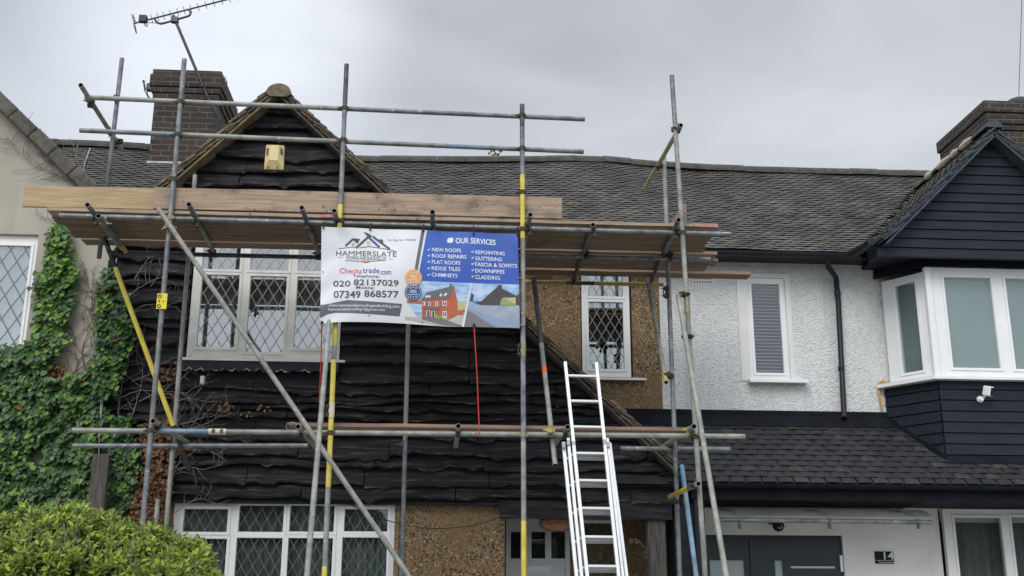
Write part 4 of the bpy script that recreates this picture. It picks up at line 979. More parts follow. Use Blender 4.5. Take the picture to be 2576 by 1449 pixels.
p = W(547, 1086, YR); mb = MB(); mb.tube([p-X*.085, p+X*.085], .031, cream, 12)
for t in (-.035, .045): mb.obox(p+X*t+Vector((0, -.03, .0)), X, Yv, Zv, .016, .010, .016, galvd); mb.tube([p+X*t+Vector((0, -.03, 0)), p+X*t+Vector((0, -.035, .04))], .007, galvd, 6)
mb.build('sleeve_coupler', L3)
p = W(1384, 1084, YF+.0); coupler(S9, p+Vector((0, -.05, 0)), Zv, X, (0, .053, 0), yelw)
p = W(1676, 944, 11.95); coupler(S6, p+Vector((.0, 0, 0)), Zv, Zv, (.06, .02, 0)); p = W(1680, 735, YI); sleeve(S6, p, Zv, rust)
coupler(S6, W(1690, 1119, YI), Zv, X, (0, .05, 0)); coupler(S6, W(1701, 1263, YI), Zv, Zv, (.07, 0, 0)); coupler(S7, W(434, 1083, 12.3), Zv, X, (0, -.05, 0)); coupler(S7, W(430, 1106, 12.3), Zv, X, (0, -.05, 0)); coupler(S8, W(1013, 1118, 12.45), Zv, X, (0, .05, 0), galvd)
coupler(S1, W(295, 250, YI), Zv, X, (0, -.053, 0)); coupler(S1, W(280, 335, YI), Zv, X, (0, -.053, 0)); coupler(S7, W(470, 618, 12.3), Zv, X, (0, -.06, 0))

# ------------------------------------------------------------------ boards
def board(name, x0, x1, y0, y1, z0, z1, label, m=boardm, ends=None, group=None, seed=0):
    mb = MB(); rr = random.Random(seed); n = max(2, int((x1-x0)/.35)); w = [rr.uniform(-.003, .003) for _ in range(n+1)]
    rings = []
    for i in range(n+1):
        x = x0+(x1-x0)*i/n; rings.append([(x, y0, z0+w[i]), (x, y1, z0+w[i]), (x, y1, z1+w[i]), (x, y0, z1+w[i])])
    vs = [p for r in rings for p in r]
    for i in range(n):
        mm = m
        if ends and ((i == 0 and 'l' in ends) or (i == n-1 and 'r' in ends)): pass
        mb.raw(rings[i]+rings[i+1], [(j, (j+1) % 4, 4+(j+1) % 4, 4+j) for j in range(4)], mm)
    mb.raw(rings[0], [(0, 1, 2, 3)], m); mb.raw(rings[-1], [(3, 2, 1, 0)], m)
    o = mb.build(name, None, bevel=.004); tag(o, label, 'scaffold board', group)
    if ends:
        for e in ends:
            b = MB(); a = x0-.003 if e == 'l' else x1-.19
            b.box(a, a+.193, y0-.004, y0-.0005, z0+.002, z1-.001, pink)
            b.build('end_band', o)
    return o
DB = ZD+.049+.0255; DT = DB+.038
pg = 'scaffold boards laid along the upper deck'
rows = [(11.035, 'outermost', -4.15, -1.31, 2.94), (11.262, 'second', -4.17, .35, 2.96), (11.489, 'third', -4.12, -.55, 2.95), (11.716, 'fourth', -4.14, .9, 2.99)]
for i, (y, nm_, a, b, c) in enumerate(rows):
    board('scaffold_board', a, b-.004, y, y+.22, DB, DT, f'{nm_} board from the front edge of the upper deck, left hand length', boardo if i else boardm, group=pg, seed=i)
    board('scaffold_board', b, c, y, y+.22, DB, DT, f'{nm_} board from the front edge of the upper deck, right hand length', boardo if i else boardm, group=pg, seed=i+10, ends='lr' if i == 0 else None)
board('scaffold_board', -4.09, -.6, 11.985, 12.19, DB, DT, 'pale edged inner board above the upper casement window', boardr, group=pg, seed=21)
board('scaffold_board', .10, 3.18, 12.0, 12.22, DB, DT, 'reddish inner board behind the right hand inner ledger', boardr, group=pg, seed=22)
board('scaffold_board', .48, 3.25, 12.25, 12.46, DB, DT, 'inner board with a pale sawn end beyond the right inner ledger', boardo, group=pg, seed=23)
board('scaffold_board', .50, 3.18, 12.475, 12.69, DB, DT, 'last inner board before the gap at the pebbledash wall', boardo, group=pg, seed=24)
board('scaffold_board', 1.0, 3.80, 12.78, 12.99, DB, DT, 'long plank next to the wall poking out to the right of the deck', boardo, group=pg, seed=25)
tg = 'toe boards standing on edge round the deck'
t1 = W(66, 451, 11.09), W(63, 510, 11.09)
board('toe_board', t1[0].x, -2.95, 11.076, 11.112, DT+.02, DT+.02+.235, 'short yellowish toe board overhanging the left end of the deck', mat('yellow_pine', (.33, .24, .13), .8, 0, (.45, .34, .20), 5, (.5, 9, 9), .25, 14, (.6, 10, 10)), group=tg, seed=31)
x2 = W(390, 480, 11.05).x, W(1413, 515, 11.05).x
board('toe_board', x2[0], x2[1], 11.033, 11.071, DT+.018, DT+.018+.238, 'long pale toe board along the front of the deck', boardm, group=tg, seed=32)
mb = MB(); xq = W(1716, 530, 11.1).x; mb.box(xq, xq+.038, 11.06, 12.05, DT+.01, DT+.235, boardm); tag(mb.build('toe_board', bevel=.004), 'short toe board across the right end of the deck', 'scaffold board', tg)
lz = W(1000, 1081.5, 11.12).z; xa, xb = W(726, 1076, 11.12).x, W(1738, 1086, 11.12).x
LB = lt+.0255
board('scaffold_board', xa, xb, 11.11, 11.33, LB, LB+.038, 'reddish board lying along the lower lift', boardr, seed=41)
board('scaffold_board', xa+.1, xb+.05, 11.35, 11.57, LB, LB+.038, 'second board behind the reddish one on the lower lift', boardr, seed=42)
mb = MB(); c = W(728, 1074, 11.1); pts = [c+Vector((.17, -.0, -.03)), c+Vector((.03, -.02, .045)), c+Vector((-.02, -.02, .03)), c+Vector((-.03, -.02, -.01)), c+Vector((.0, -.02, -.03))]
mb.tube(pts, .007, galvw, 6); tag(mb.build('board_clip'), 'bent steel board clip at the left end of the lower lift board', 'clip')

# ------------------------------------------------------------------ banner
def banner():
    wht = mat('banner_white', (.62, .64, .68), .45, 0, (.68, .70, .73), 2, (1, 1, 1)); slate = mat('print_slate', (.045, .050, .065), .5); greyp = mat('print_grey', (.10, .105, .115), .5)
    bluep = mat('print_blue', (.016, .075, .37), .42, 0, (.02, .095, .43), 1.5); whp = mat('print_white', (.70, .72, .76), .5); redp = mat('print_red', (.60, .06, .08), .5)
    dblue = mat('print_dark_blue', (.02, .06, .28), .5); orp = mat('print_orange', (.72, .30, .06), .5); navyp = mat('print_navy', (.03, .085, .20), .5)
    skyp = mat('print_sky', (.20, .36, .66), .5, 0, (.50, .62, .78), 9, (1, 1, 2.5)); brk = mat('print_red_brick', (.42, .09, .04), .5, 0, (.50, .13, .06), 30); roofp = mat('print_grey_roof', (.13, .135, .15), .5)
    droof = mat('print_dark_roof', (.055, .052, .056), .5); pav = mat('print_pale_path', (.50, .43, .38), .5); grn = mat('print_shrub', (.19, .26, .08), .5, 0, (.36, .38, .16), 40); flt = mat('print_flat_roof', (.26, .30, .37), .5, 0, (.36, .41, .50), 8); yl = mat('print_cream_wall', (.50, .44, .24), .5)
    edge = mat('print_lead_edge', (.22, .30, .42), .5); brn = mat('print_brown', (.40, .22, .10), .5); tarm = mat('print_tarmac', (.16, .16, .17), .5)
    YB_ = 10.935
    tl, tr, bl, brc = W(808.6, 569, YB_), W(1302, 588.5, YB_), W(805.5, 812, YB_), W(1308, 825.5, YB_)
    def place(u, v, lay):
        p = tl.lerp(tr, u).lerp(bl.lerp(brc, u), v)
        w = .010*sin(u*9+v*3)+.007*sin(u*21+1)*(1-v)+.012*sin(v*5+u*4)-.02*sin(pi*u)*sin(pi*v)+.006*sin((u*1.5+v)*20)*math.exp(-(u/.16)**2)*(.3+v)+.003*sin((u*1.2-v*.6)*26)*math.exp(-((v-.05)/.22)**2)+.006*sin((u-v*.5)*17)*math.exp(-((1-u)/.14)**2)
        ti = abs(((u*4.05) % 1)-.5)*2                            # sag of the top edge between the ties
        p.z -= .010*(1-ti**2)*max(0, 1-v*4) if 0 < v < .3 else 0
        p.z += .020*sin(pi*min(1, u*1.6))*(v**6)*(.6 if u > .62 else 1)
        p.z -= .012*math.exp(-(u/.05)**2)*v**8
        p.y += w-.0016*lay; return p
    root = thing('banner', ((tl+brc)/2), 'white and blue roofing company banner tied to the scaffold with phone numbers and services list', 'banner')
    def finish(bm, name, m, lay, par=root):
        """bm in (u, 0, v) space: cut along the cloth grid, then drape"""
        if lay > 0:
            for k in range(1, 64):
                bmesh.ops.bisect_plane(bm, geom=bm.verts[:]+bm.edges[:]+bm.faces[:], plane_co=(k/64, 0, 0), plane_no=(1, 0, 0))
            for k in range(1, 40):
                bmesh.ops.bisect_plane(bm, geom=bm.verts[:]+bm.edges[:]+bm.faces[:], plane_co=(0, 0, k/40), plane_no=(0, 0, 1))
            bmesh.ops.triangulate(bm, faces=bm.faces[:])
        for v in bm.verts: v.co = place(v.co.x, v.co.z, lay)
        me = bpy.data.meshes.new(name); 
        bm.to_mesh(me); bm.free(); me.materials.append(m)
        o = bpy.data.objects.new(name, me); COL.objects.link(o); o.parent = par
        if par.get('base'): o.location = -Vector(par['base'])
        return o
    def uv(x, y):
        u = (x-(85-20*(y-85)/1185))/(2370+(45*(y-85)/1185)); t0 = 85+95*u; b0 = 1262+55*u
        return (u, (y-t0)/(b0-t0))
    def polys(name, lst, m, lay, par=root):
        bm = bmesh.new()
        for pl in lst:
            f = bm.faces.new([bm.verts.new((max(0, min(1, u)), 0, max(0, min(1, v)))) for u, v in (uv(*p) for p in pl)])
        return finish(bm, name, m, lay, par)
    bm = bmesh.new(); bmesh.ops.create_grid(bm, x_segments=64, y_segments=40, size=.5)
    for v in bm.verts: v.co = Vector((v.co.x+.5, 0, v.co.y+.5))
    sheet = finish(bm, 'sheet', wht, 0)
    for p in sheet.data.polygons: p.use_smooth = True
    def text(lst, name, m, lay=2, bold=.0, par=root):
        bm = bmesh.new()
        for (s, x0, x1, yc, h) in lst:
            cu = bpy.data.curves.new('t', 'FONT'); cu.body = s; cu.size = 1; cu.offset = bold; cu.resolution_u = 3
            ob = bpy.data.objects.new('t', cu); COL.objects.link(ob); bpy.context.view_layer.update()
            me = bpy.data.meshes.new_from_object(ob.evaluated_get(bpy.context.evaluated_depsgraph_get()))
            xs = [v.co.x for v in me.vertices]; ys = [v.co.y for v in me.vertices]; ax, bx_, ay, by = min(xs), max(xs), min(ys), max(ys)
            uc, vc = uv((x0+x1)/2, yc); du = (x1-x0)/2390; dv = h/1165
            for v in me.vertices: v.co = Vector((uc+((v.co.x-ax)/(bx_-ax)-.5)*du, 0, vc-((v.co.y-ay)/(by-ay)-.5)*dv))
            bm.from_mesh(me); bpy.data.objects.remove(ob); bpy.data.curves.remove(cu); bpy.data.meshes.remove(me)
        return finish(bm, name, m, lay, par)
    def stroke(pts, w):
        out = []
        for (a, b) in zip(pts, pts[1:]):
            dx, dy = b[0]-a[0], b[1]-a[1]; ln = sqrt(dx*dx+dy*dy); nx, ny = -dy/ln*w/2, dx/ln*w/2
            out.append([(a[0]+nx, a[1]+ny), (b[0]+nx, b[1]+ny), (b[0]-nx, b[1]-ny), (a[0]-nx, a[1]-ny)])
        return out
    def disc(cx, cy, r, n=24, wob=0): return [(cx+(r+wob*(k % 2))*cos(2*pi*k/n), cy+(r+wob*(k % 2))*sin(2*pi*k/n)) for k in range(n)]
    bp = polys('blue_panel', [[(1355, 112), (2462, 172), (2475, 800), (1880, 785), (1288, 770), (1262, 640)]], bluep, 1)
    polys('divider_stripe', [[(1288, 112), (1328, 114), (1242, 640), (1203, 632)]], greyp, 1)
    polys('grey_strip', [[(62, 1050), (170, 1040), (400, 998), (1050, 1046), (1018, 1198), (620, 1172), (250, 1150), (150, 1162), (62, 1202)]], greyp, 1)
    # logo
    lg = polys('logo', stroke([(368, 322), (466, 232), (520, 288)], 24)+stroke([(498, 350), (655, 205)], 28)+stroke([(700, 205), (905, 368)], 26)+[[(765, 240), (820, 240), (830, 305), (790, 275)], [(480, 228), (548, 238), (520, 280)], [(585, 150), (625, 158), (668, 180), (695, 208), (640, 225), (622, 190), (604, 168)]]+stroke([(285, 355), (450, 338), (520, 345)], 7)+stroke([(540, 350), (660, 335), (850, 365), (985, 402)], 8)+stroke([(370, 508), (560, 522), (615, 538), (680, 520), (850, 512)], 7)+stroke([(285, 466), (340, 468)], 4)+stroke([(890, 495), (940, 497)], 4), slate, 2)
    polys('logo_accent', stroke([(655, 222), (780, 340)], 26), dblue, 3, lg); polys('logo_gold', [[(560, 505), (672, 510), (616, 532)]]+[[(a, b), (a+14, b), (a+14, b+15), (a, b+15)] for a, b in ((632, 272), (655, 272), (632, 296), (655, 296), (448, 285), (466, 285), (448, 306), (466, 306))], orp, 3, lg)
    text([('HAMMERSLATE', 256, 987, 425, 64)], 'company_name', slate, 2, .0)
    text([('ROOFING AND BUILDING LTD', 382, 860, 482, 40)], 'company_line', slate, 2, .0)
    text([('Co. Reg. No: 17052639', 880, 1222, 256, 30)], 'registration_text', slate, 2, .0)
    text([('Checka', 302, 570, 637, 66)], 'web_name_red', redp, 2, .004); text([('trade', 578, 782, 636, 68), ('.com', 788, 920, 668, 46)], 'web_name_blue', dblue, 2, .004)
    text([('Telephone:', 458, 780, 712, 46), ('Mobile:', 500, 720, 849, 38)], 'caption_text', slate, 2, .006)
    for q in ([('020', 222, 430, 793, 76), ('82137029', 470, 1010, 789, 74)], [('07349', 228, 552, 930, 90), ('868577', 598, 1010, 928, 84)]): text(q, 'phone_number', slate, 2, .014)
    text([('www.hammerslateroofingandbuilding.com', 172, 1014, 1072, 46), ('hammerslateroofing1@gmail.com', 166, 838, 1116, 44)], 'address_text', whp, 2, .004)
    text([('OUR SERVICES', 1700, 2190, 268, 74)], 'services_heading', whp, 2, .015, bp)
    L_ = [('NEW ROOFS', 1415, 1768, 383), ('ROOF REPAIRS', 1413, 1832, 463), ('FLAT ROOFS', 1412, 1757, 538), ('RIDGE TILES', 1410, 1755, 615), ('CHIMNEYS', 1408, 1722, 694), ('REPOINTING', 1940, 2297, 415), ('GUTTERING', 1940, 2265, 492), ('FASCIA & SOFFITS', 1938, 2450, 568), ('DOWNPIPES', 1938, 2293, 643), ('CLADDING', 1938, 2237, 718)]
    for s, a, b, y in L_: text([(s, a, b, y, 48)], 'service_name', whp, 2, .010, bp)
    for x, ys in ((1360, (378, 455, 532, 612, 690)), (1893, (402, 477, 553, 628, 705))):
        for y in ys: polys('tick_mark', [[(x-4, y+2), (x+3, y-4), (x+10, y+5), (x+25, y-13), (x+31, y-7), (x+11, y+17)]], whp, 2, bp)
    polys('leaf_icon', [[(1600, 285), (1600, 245), (1615, 222), (1672, 218), (1672, 262), (1655, 288)]], whp, 2, bp)
    # printed pictures
    pc = polys('house_picture', [[(1288, 768), (1885, 785), (1775, 1310), (1560, 1300), (1285, 1262), (1110, 1030), (1110, 985)]], skyp, 1)
    polys('picture_path', [[(1290, 1200), (1640, 1215), (1820, 1150), (1775, 1312), (1520, 1295), (1085, 1232), (1085, 1200)]], pav, 2, pc)
    polys('picture_tarmac', [[(1290, 1180), (1600, 1225), (1780, 1290), (1775, 1305), (1560, 1285), (1290, 1225)]], tarm, 3, pc)
    polys('picture_brick', [[(1290, 995), (1615, 970), (1680, 830), (1722, 1005), (1720, 1165), (1615, 1215), (1290, 1185)], [(1110, 1000), (1285, 1008), (1285, 1038), (1110, 1030)], [(1722, 1108), (1820, 1100), (1780, 1165), (1722, 1160)]], brk, 3, pc)
    polys('picture_cream_house', [[(1722, 1030), (1760, 1000), (1840, 1000), (1815, 1100), (1722, 1106)]], yl, 2, pc)
    polys('picture_roof', [[(1278, 1000), (1350, 905), (1640, 825), (1690, 822), (1620, 970)], [(1300, 1105), (1330, 1075), (1522, 1078), (1500, 1115)], [(1625, 825), (1625, 800), (1652, 796), (1655, 822)]], roofp, 4, pc)
    polys('picture_windows', [[(a, b), (a+w, b), (a+w, b+h), (a, b+h)] for a, b, w, h in ((1300, 1012, 28, 50), (1368, 1012, 30, 52), (1448, 1010, 38, 52), (1538, 1002, 52, 58), (1540, 1118, 50, 75), (1345, 1118, 40, 72), (1405, 1120, 40, 70))]+stroke([(1335, 965), (1360, 940)], 24)+stroke([(1372, 962), (1392, 940)], 24)+stroke([(1508, 945), (1530, 918)], 24)+stroke([(1562, 940), (1590, 908)], 24), whp, 5, pc)
    polys('picture_openings', [[(a, b), (a+w, b), (a+w, b+h), (a, b+h)] for a, b, w, h in ((1305, 1018, 8, 36), (1377, 1018, 12, 40), (1459, 1018, 14, 36), (1548, 1010, 12, 42), (1568, 1010, 12, 42), (1549, 1128, 12, 52), (1570, 1128, 12, 52), (1354, 1122, 24, 66), (1414, 1124, 24, 64))], slate, 6, pc)
    polys('picture_shrubs', [[(1420, 1185), (1470, 1165), (1540, 1178), (1610, 1200), (1600, 1225), (1430, 1200)]], grn, 5, pc)
    p2 = polys('flat_roof_picture', [[(1900, 788), (2482, 800), (2486, 1312), (1800, 1310)]], skyp, 1)
    polys('picture_far_roof', [[(1905, 1010), (2010, 1000), (2200, 835), (2215, 805), (2262, 808), (2265, 850), (2440, 935), (2484, 905), (2484, 1060), (2260, 1050), (2000, 1045)], [(1890, 900), (1920, 925), (1905, 1010), (1870, 1000)]], droof, 2, p2)
    polys('picture_far_wall', [[(2270, 960), (2430, 955), (2430, 1045), (2250, 1055)]], yl, 3, p2); polys('picture_far_shrub', [[(2240, 1050), (2250, 980), (2290, 950), (2330, 990), (2420, 1030), (2430, 1055)]], grn, 4, p2)
    polys('picture_flat_roof', [[(1862, 1050), (2240, 1060), (2470, 1048), (2484, 1190), (2410, 1270), (1845, 1085)]], flt, 3, p2)
    polys('picture_kerb', [[(1845, 1085), (2410, 1270), (2484, 1195), (2486, 1312), (2200, 1312), (1838, 1110)]], edge, 4, p2); polys('picture_shadow', [[(1838, 1115), (2180, 1312), (1800, 1310)]], tarm, 4, p2)
    polys('picture_divider', [[(1885, 784), (1900, 786), (1798, 1312), (1772, 1310)]], whp, 5, p2)
    # badges
    for nm_, cx, cy, m, t, w in (('free_badge', 1192, 732, orp, 'FREE', 74), ('guarantee_badge', 1186, 906, navyp, '100%', 82)):
        b = polys(nm_, [disc(cx, cy, 97, 40, 8)], m, 6); polys('badge_ring', stroke([(cx+86*cos(2*pi*k/32), cy+86*sin(2*pi*k/32)) for k in range(33)], 4), whp, 7, b)
        text([(t, cx-w/2, cx+w/2, cy-8, 40)], 'badge_text', whp, 7, .01, b); polys('badge_stars', [disc(cx+s*34, cy+q*58-abs(s)*-q*-8, 8, 8) for s in (-1, 0, 1) for q in (-1, 1)]+[[(cx-68, cy+24), (cx+68, cy+26), (cx+68, cy+32), (cx-68, cy+30)]], whp, 7, b)
    eb = polys('eyelet', [disc(x, y, 9, 12) for x, y in ((98, 645), (652, 1195), (1290, 1258))], greyp, 8); e2 = polys('eyelet', [disc(1918, 1282, 17, 14)], greyp, 8); polys('eyelet_hole', [disc(1918, 1282, 8, 10)], whp, 9, e2)
    for x, y, dx in ((108, 96, -3), (670, 120, 0), (1308, 140, 0), (1922, 180, 0), (2452, 190, 6)):
        p = place(*uv(x, y), 8); q = Vector((p.x+dx*.002, YR-.028, ZD+.02)); mb = MB(); mb.tube([p, p+Vector((0, -.004, .02)), q, q+Vector((0, .03, .012))], .0065, blackp, 6); mb.obox(p, X, Yv, Zv, .009, .006, .012, blackp); mb.build('cable_tie', root)
    for x, y in ((2455, 722), (2470, 1285)):
        p = place(*uv(x, y), 8); c = Vector((W(1312, 725, YF).x, YF, p.z+.01)); mb = MB(); mb.tube([p, (p+c)/2+Vector((0, -.025, 0)), c+Vector((0, -.032, 0)), c+Vector((.03, -.01, 0))], .0045, wirew, 6); mb.build('cable_tie', root)
    return place(*uv(88, 1255), 6), place(*uv(1920, 1290), 8)
r1, r2 = banner()
def rope(pts, label):
    mb = MB(); mb.tube(pts, .0058, redc, 6); mb.obox(Vector(pts[0]), X, Yv, Zv, .013, .010, .016, blackp); tag(mb.build('red_cord'), label, 'cord', 'red cords tying the banner down')
e = W(1205, 1086, YR); 
rope([r2+Vector((0, -.01, .0)), r2.lerp(e, .5)+Vector((.006, -.03, 0)), Vector((e.x, YR-.032, e.z+.03)), Vector((e.x+.004, YR-.034, e.z-.03)), Vector((e.x-.004, YR-.036, e.z-.055))], 'red cord from the lower edge of the blue half of the banner to the ledger')
e2 = W(803, 1010, 11.3); rope([r1+Vector((0, -.005, 0)), r1.lerp(e2, .5)+Vector((.004, 0, 0)), e2], 'red cord hanging from the bottom left corner of the banner')

# ------------------------------------------------------------------ ladder
def ladder():
    root = thing('extension_ladder', W(1500, 1449, 10.5), 'triple aluminium extension ladder leaning on the lower scaffold ledger', 'ladder')
    def sec(name, tl, tr, bl, br, y0, y1, nr, wst, zr0=None):
        A, B, C_, D = W(*tl, y0), W(*tr, y0), W(*bl, y1), W(*br, y1)
        s = (.12-C_.z)/(C_.z-A.z); E, F_ = C_+(C_-A)*s, D+(D-B)*((.12-D.z)/(D.z-B.z))
        o = None
        for p, q in ((A, E), (B, F_)):
            d = (p-q).normalized(); mb = MB(); sx = X; sy = d.cross(X).normalized()
            mb.obox((p+q)/2, d, sx, sy, (p-q).length/2, wst/2, .030, alu); mb.obox((p+q)/2-sy*0, d, sx, sy, (p-q).length/2-.002, wst/2+.002, .012, alud)
            if o is None: o = mb.build(name, root, bevel=.003)
            else:
                st = mb.build('stile', o, bevel=.003); st.location = (0, 0, 0)
        ua = (E-A); L0 = ua.length; ub = (F_-B); i = 0
        for zz in zs:
            if zz > A.z-.03: continue
            t = (zz-A.z)/(E.z-A.z); a, b = A+ua*t, B+ub*t; d = (b-a).normalized()
            mb = MB(); up = ua.normalized(); mb.obox((a+b)/2, d, up, d.cross(up).normalized(), (b-a).length/2, .013, .017, alud); r = mb.build('rung', o, bevel=.004); r.location = (0, 0, 0)
        return o
    zt, zb = W(1460, 948, 11.03).z, W(1520, 1425, 10.53).z
    zs = [zt+(zb-zt)/7*k for k in range(0, 16) if zt+(zb-zt)/7*k > .2]
    sec('fly_section', (1421.5, 912), (1499.5, 914), (1477, 1449), (1556, 1449), 11.03, 10.50, 8, .030)
    zs2 = [z+.02 for z in zs]; zs[:] = [z-.012 for z in zs]
    sec('middle_section', (1429, 1104), (1527, 1104), (1463, 1449), (1566, 1449), 10.88, 10.555, 8, .028)
    zs[:] = [z-.028 for z in zs]
    sec('base_section', (1417, 1114), (1533, 1116), (1450, 1449), (1575.5, 1449), 10.93, 10.615, 8, .032)
    mb = MB()
    for px, py, yy in ((1418, 1120, 10.86), (1430, 1113, 10.83), (1443, 1116, 10.80), (1530, 1118, 10.82), (1521, 1112, 10.80)):
        p = W(px, py, yy); mb.obox(p, X, Yv, Zv, .016, .020, .028, chrome)
    mb.build('guide_bracket', root, bevel=.003)
ladder()

# ------------------------------------------------------------------ things on the houses
def quadpx(Y, pts): return [W(x, y, Y) for x, y in pts]
# yellow tag on the scaffold pole
mb = MB(); c = at_px((464, 149, YF), (359, 1317, YF), 760); mb.box(c.x-.052, c.x+.052, YF-.036, YF-.028, c.z-.082, c.z+.082, mat('tag_yellow', (.72, .60, .02), .5))
t = mb.build('inspection_tag', bevel=.015); tag(t, 'yellow plastic inspection tag on the left front scaffold pole', 'tag')
mb = MB()
for dz, k in ((.052, 8), (-.052, 8)):
    mb.tube([(c.x-.024+.017*cos(2*pi*i/k), YF-.039, c.z+dz+.017*sin(2*pi*i/k)) for i in range(k+1)], .004, blackp, 5)
mb.box(c.x-.034, c.x-.016, YF-.039, YF-.0365, c.z+.004, c.z+.012, blackp); mb.box(c.x-.034, c.x-.016, YF-.039, YF-.0365, c.z-.012, c.z-.004, blackp); mb.box(c.x+.012, c.x+.02, YF-.039, YF-.0365, c.z-.012, c.z+.010, blackp); mb.build('tag_print', t)
# alarm box
def alarm():
    Y = 12.84; k = lambda x, y, d: W(494.3+x*.27412, 141.2+y*.27412, Y-d)
    o_ = [k(640, 812, 0), k(808, 818, 0), k(800, 1045, 0), k(617, 1040, 0)]; i_ = [k(690, 814, .085), k(757, 816, .085), k(745, 955, .085), k(662, 950, .085)]; m_ = [k(640, 814, .03), k(808, 820, .03), k(798, 1043, .03), k(618, 1038, .03)]
    o_ = [Vector((p.x, Y+.03, p.z)) for p in m_]
    mb = MB(); mb.raw(o_+m_+i_, [(0, 1, 5, 4), (1, 2, 6, 5), (2, 3, 7, 6), (3, 0, 4, 7), (4, 5, 9, 8), (5, 6, 10, 9), (6, 7, 11, 10), (7, 4, 8, 11), (8, 9, 10, 11), (3, 2, 1, 0)], bellc)
    t = mb.build('alarm_box', bevel=.004); tag(t, 'cream burglar alarm box high on the black boarded gable', 'alarm box')
    b = MB()
    for (x, y, dx) in ((652, 850, 1), (652, 872, 1), (652, 894, 1), (768, 852, -1), (768, 872, -1), (768, 892, -1)):
        p, q = (k(x-10, y+14, .055), k(x+10, y-6, .064)) if dx > 0 else (k(x-6, y-8, .068), k(x+26, y+14, .058)); b.tube([p, q], .006, dark, 5)
    for x in (660, 742): p = k(x, 1022, .046); b.obox(p, X, Yv, Zv, .006, .006, .010, dark)
    b.build('vent_slots', t)
alarm()
# house number plate
def plate():
    Y = YM-.012; q = quadpx(Y, [(2200, 1387), (2246.5, 1387.5), (2250, 1418.5), (2203, 1418)])
    mb = MB(); mb.prism(q, (0, .01, 0), mat('plate_black', (.012, .014, .018), .15)); t = mb.build('house_number_plate'); tag(t, 'glossy black house number plate reading 14 on the white wall', 'sign')
    whm = mat('plate_lettering', (.65, .66, .66), .4)
    def txt(s, x0, x1, y0, y1, name, bold):
        cu = bpy.data.curves.new('t', 'FONT'); cu.body = s; cu.offset = bold; ob = bpy.data.objects.new('t', cu); COL.objects.link(ob); bpy.context.view_layer.update()
        me = bpy.data.meshes.new_from_object(ob.evaluated_get(bpy.context.evaluated_depsgraph_get())); bpy.data.objects.remove(ob)
        xs = [v.co.x for v in me.vertices]; ys = [v.co.y for v in me.vertices]; a, b = W(x0, y1, Y), W(x1, y0, Y)
        for v in me.vertices: v.co = Vector((a.x+(v.co.x-min(xs))/(max(xs)-min(xs))*(b.x-a.x), Y-.003, a.z+(v.co.y-min(ys))/(max(ys)-min(ys))*(b.z-a.z)))
        me.materials.clear(); me.materials.append(whm); o = bpy.data.objects.new(name, me); COL.objects.link(o); o.parent = t
    txt('14', 2224, 2247, 1388.5, 1407.5, 'number', .012); txt('Princes Avenue', 2211, 2248, 1412.5, 1416.5, 'street_name', .01)
    mb = MB(); a, b = W(2204, 1409.6, Y), W(2248, 1409.9, Y); mb.box(a.x, b.x, Y-.004, Y-.002, a.z-.002, a.z+.002, whm); mb.build('rule_line', t)
plate()
# cameras
mb = MB(); p = W(2470, 1004, YB-.06)
for k in range(5): mb.tube([p+Vector((-.012, .03-.012*k, 0)), p+Vector((-.012, .018-.012*k, 0))], .042-.004*k, upvc, 14)
mb.tube([p, p+Vector((.02, -.06, .03))], .012, upvc, 8)
t = mb.build('security_camera'); tag(t, 'small white security camera on the navy boarded bay', 'camera')
mb = MB(); c = p+Vector((.045, -.09, .085)); ax = Vector((.45, -.85, -.28)).normalized(); sx = ax.cross(Zv).normalized(); sz = sx.cross(ax); mb.obox(c, ax, sx, sz, .055, .036, .062, upvc); mb.build('camera_body', t, bevel=.012)
mb = MB(); mb.obox(c+ax*.056, ax, sx, sz, .004, .026, .050, blackp); mb.tube([c+ax*.058, c+ax*.063], .010, dark, 10); mb.build('lens_face', t)
mb = MB(); p = W(1958, 1322, 13.62)
for i in range(7):
    a0, a1 = -pi/2+pi*i/7, -pi/2+pi*(i+1)/7
    mb.raw([p+Vector((.075*cos(a)*cos(2*pi*k/14), .075*cos(a)*sin(2*pi*k/14), .075*sin(a))) for a in (a0, a1) for k in range(14)], [(k, (k+1) % 14, 14+(k+1) % 14, 14+k) for k in range(14)], blackp, True)
mb.tube([p+Vector((-.03, .02, .03)), p+Vector((-.05, .17, .05))], .03, blackp, 10)
t = mb.build('dome_camera'); tag(t, 'black ball camera on the white wall below the canopy', 'camera')
mb = MB()
for dx, dz in ((-.025, -.03), (.0, -.04), (.028, -.03), (.012, -.015)): q = p+Vector((dx, -.07, dz)); mb.tube([q, q+Vector((0, -.008, 0))], .006, whpt if False else upvc, 6)
mb.build('infrared_lamp', t)
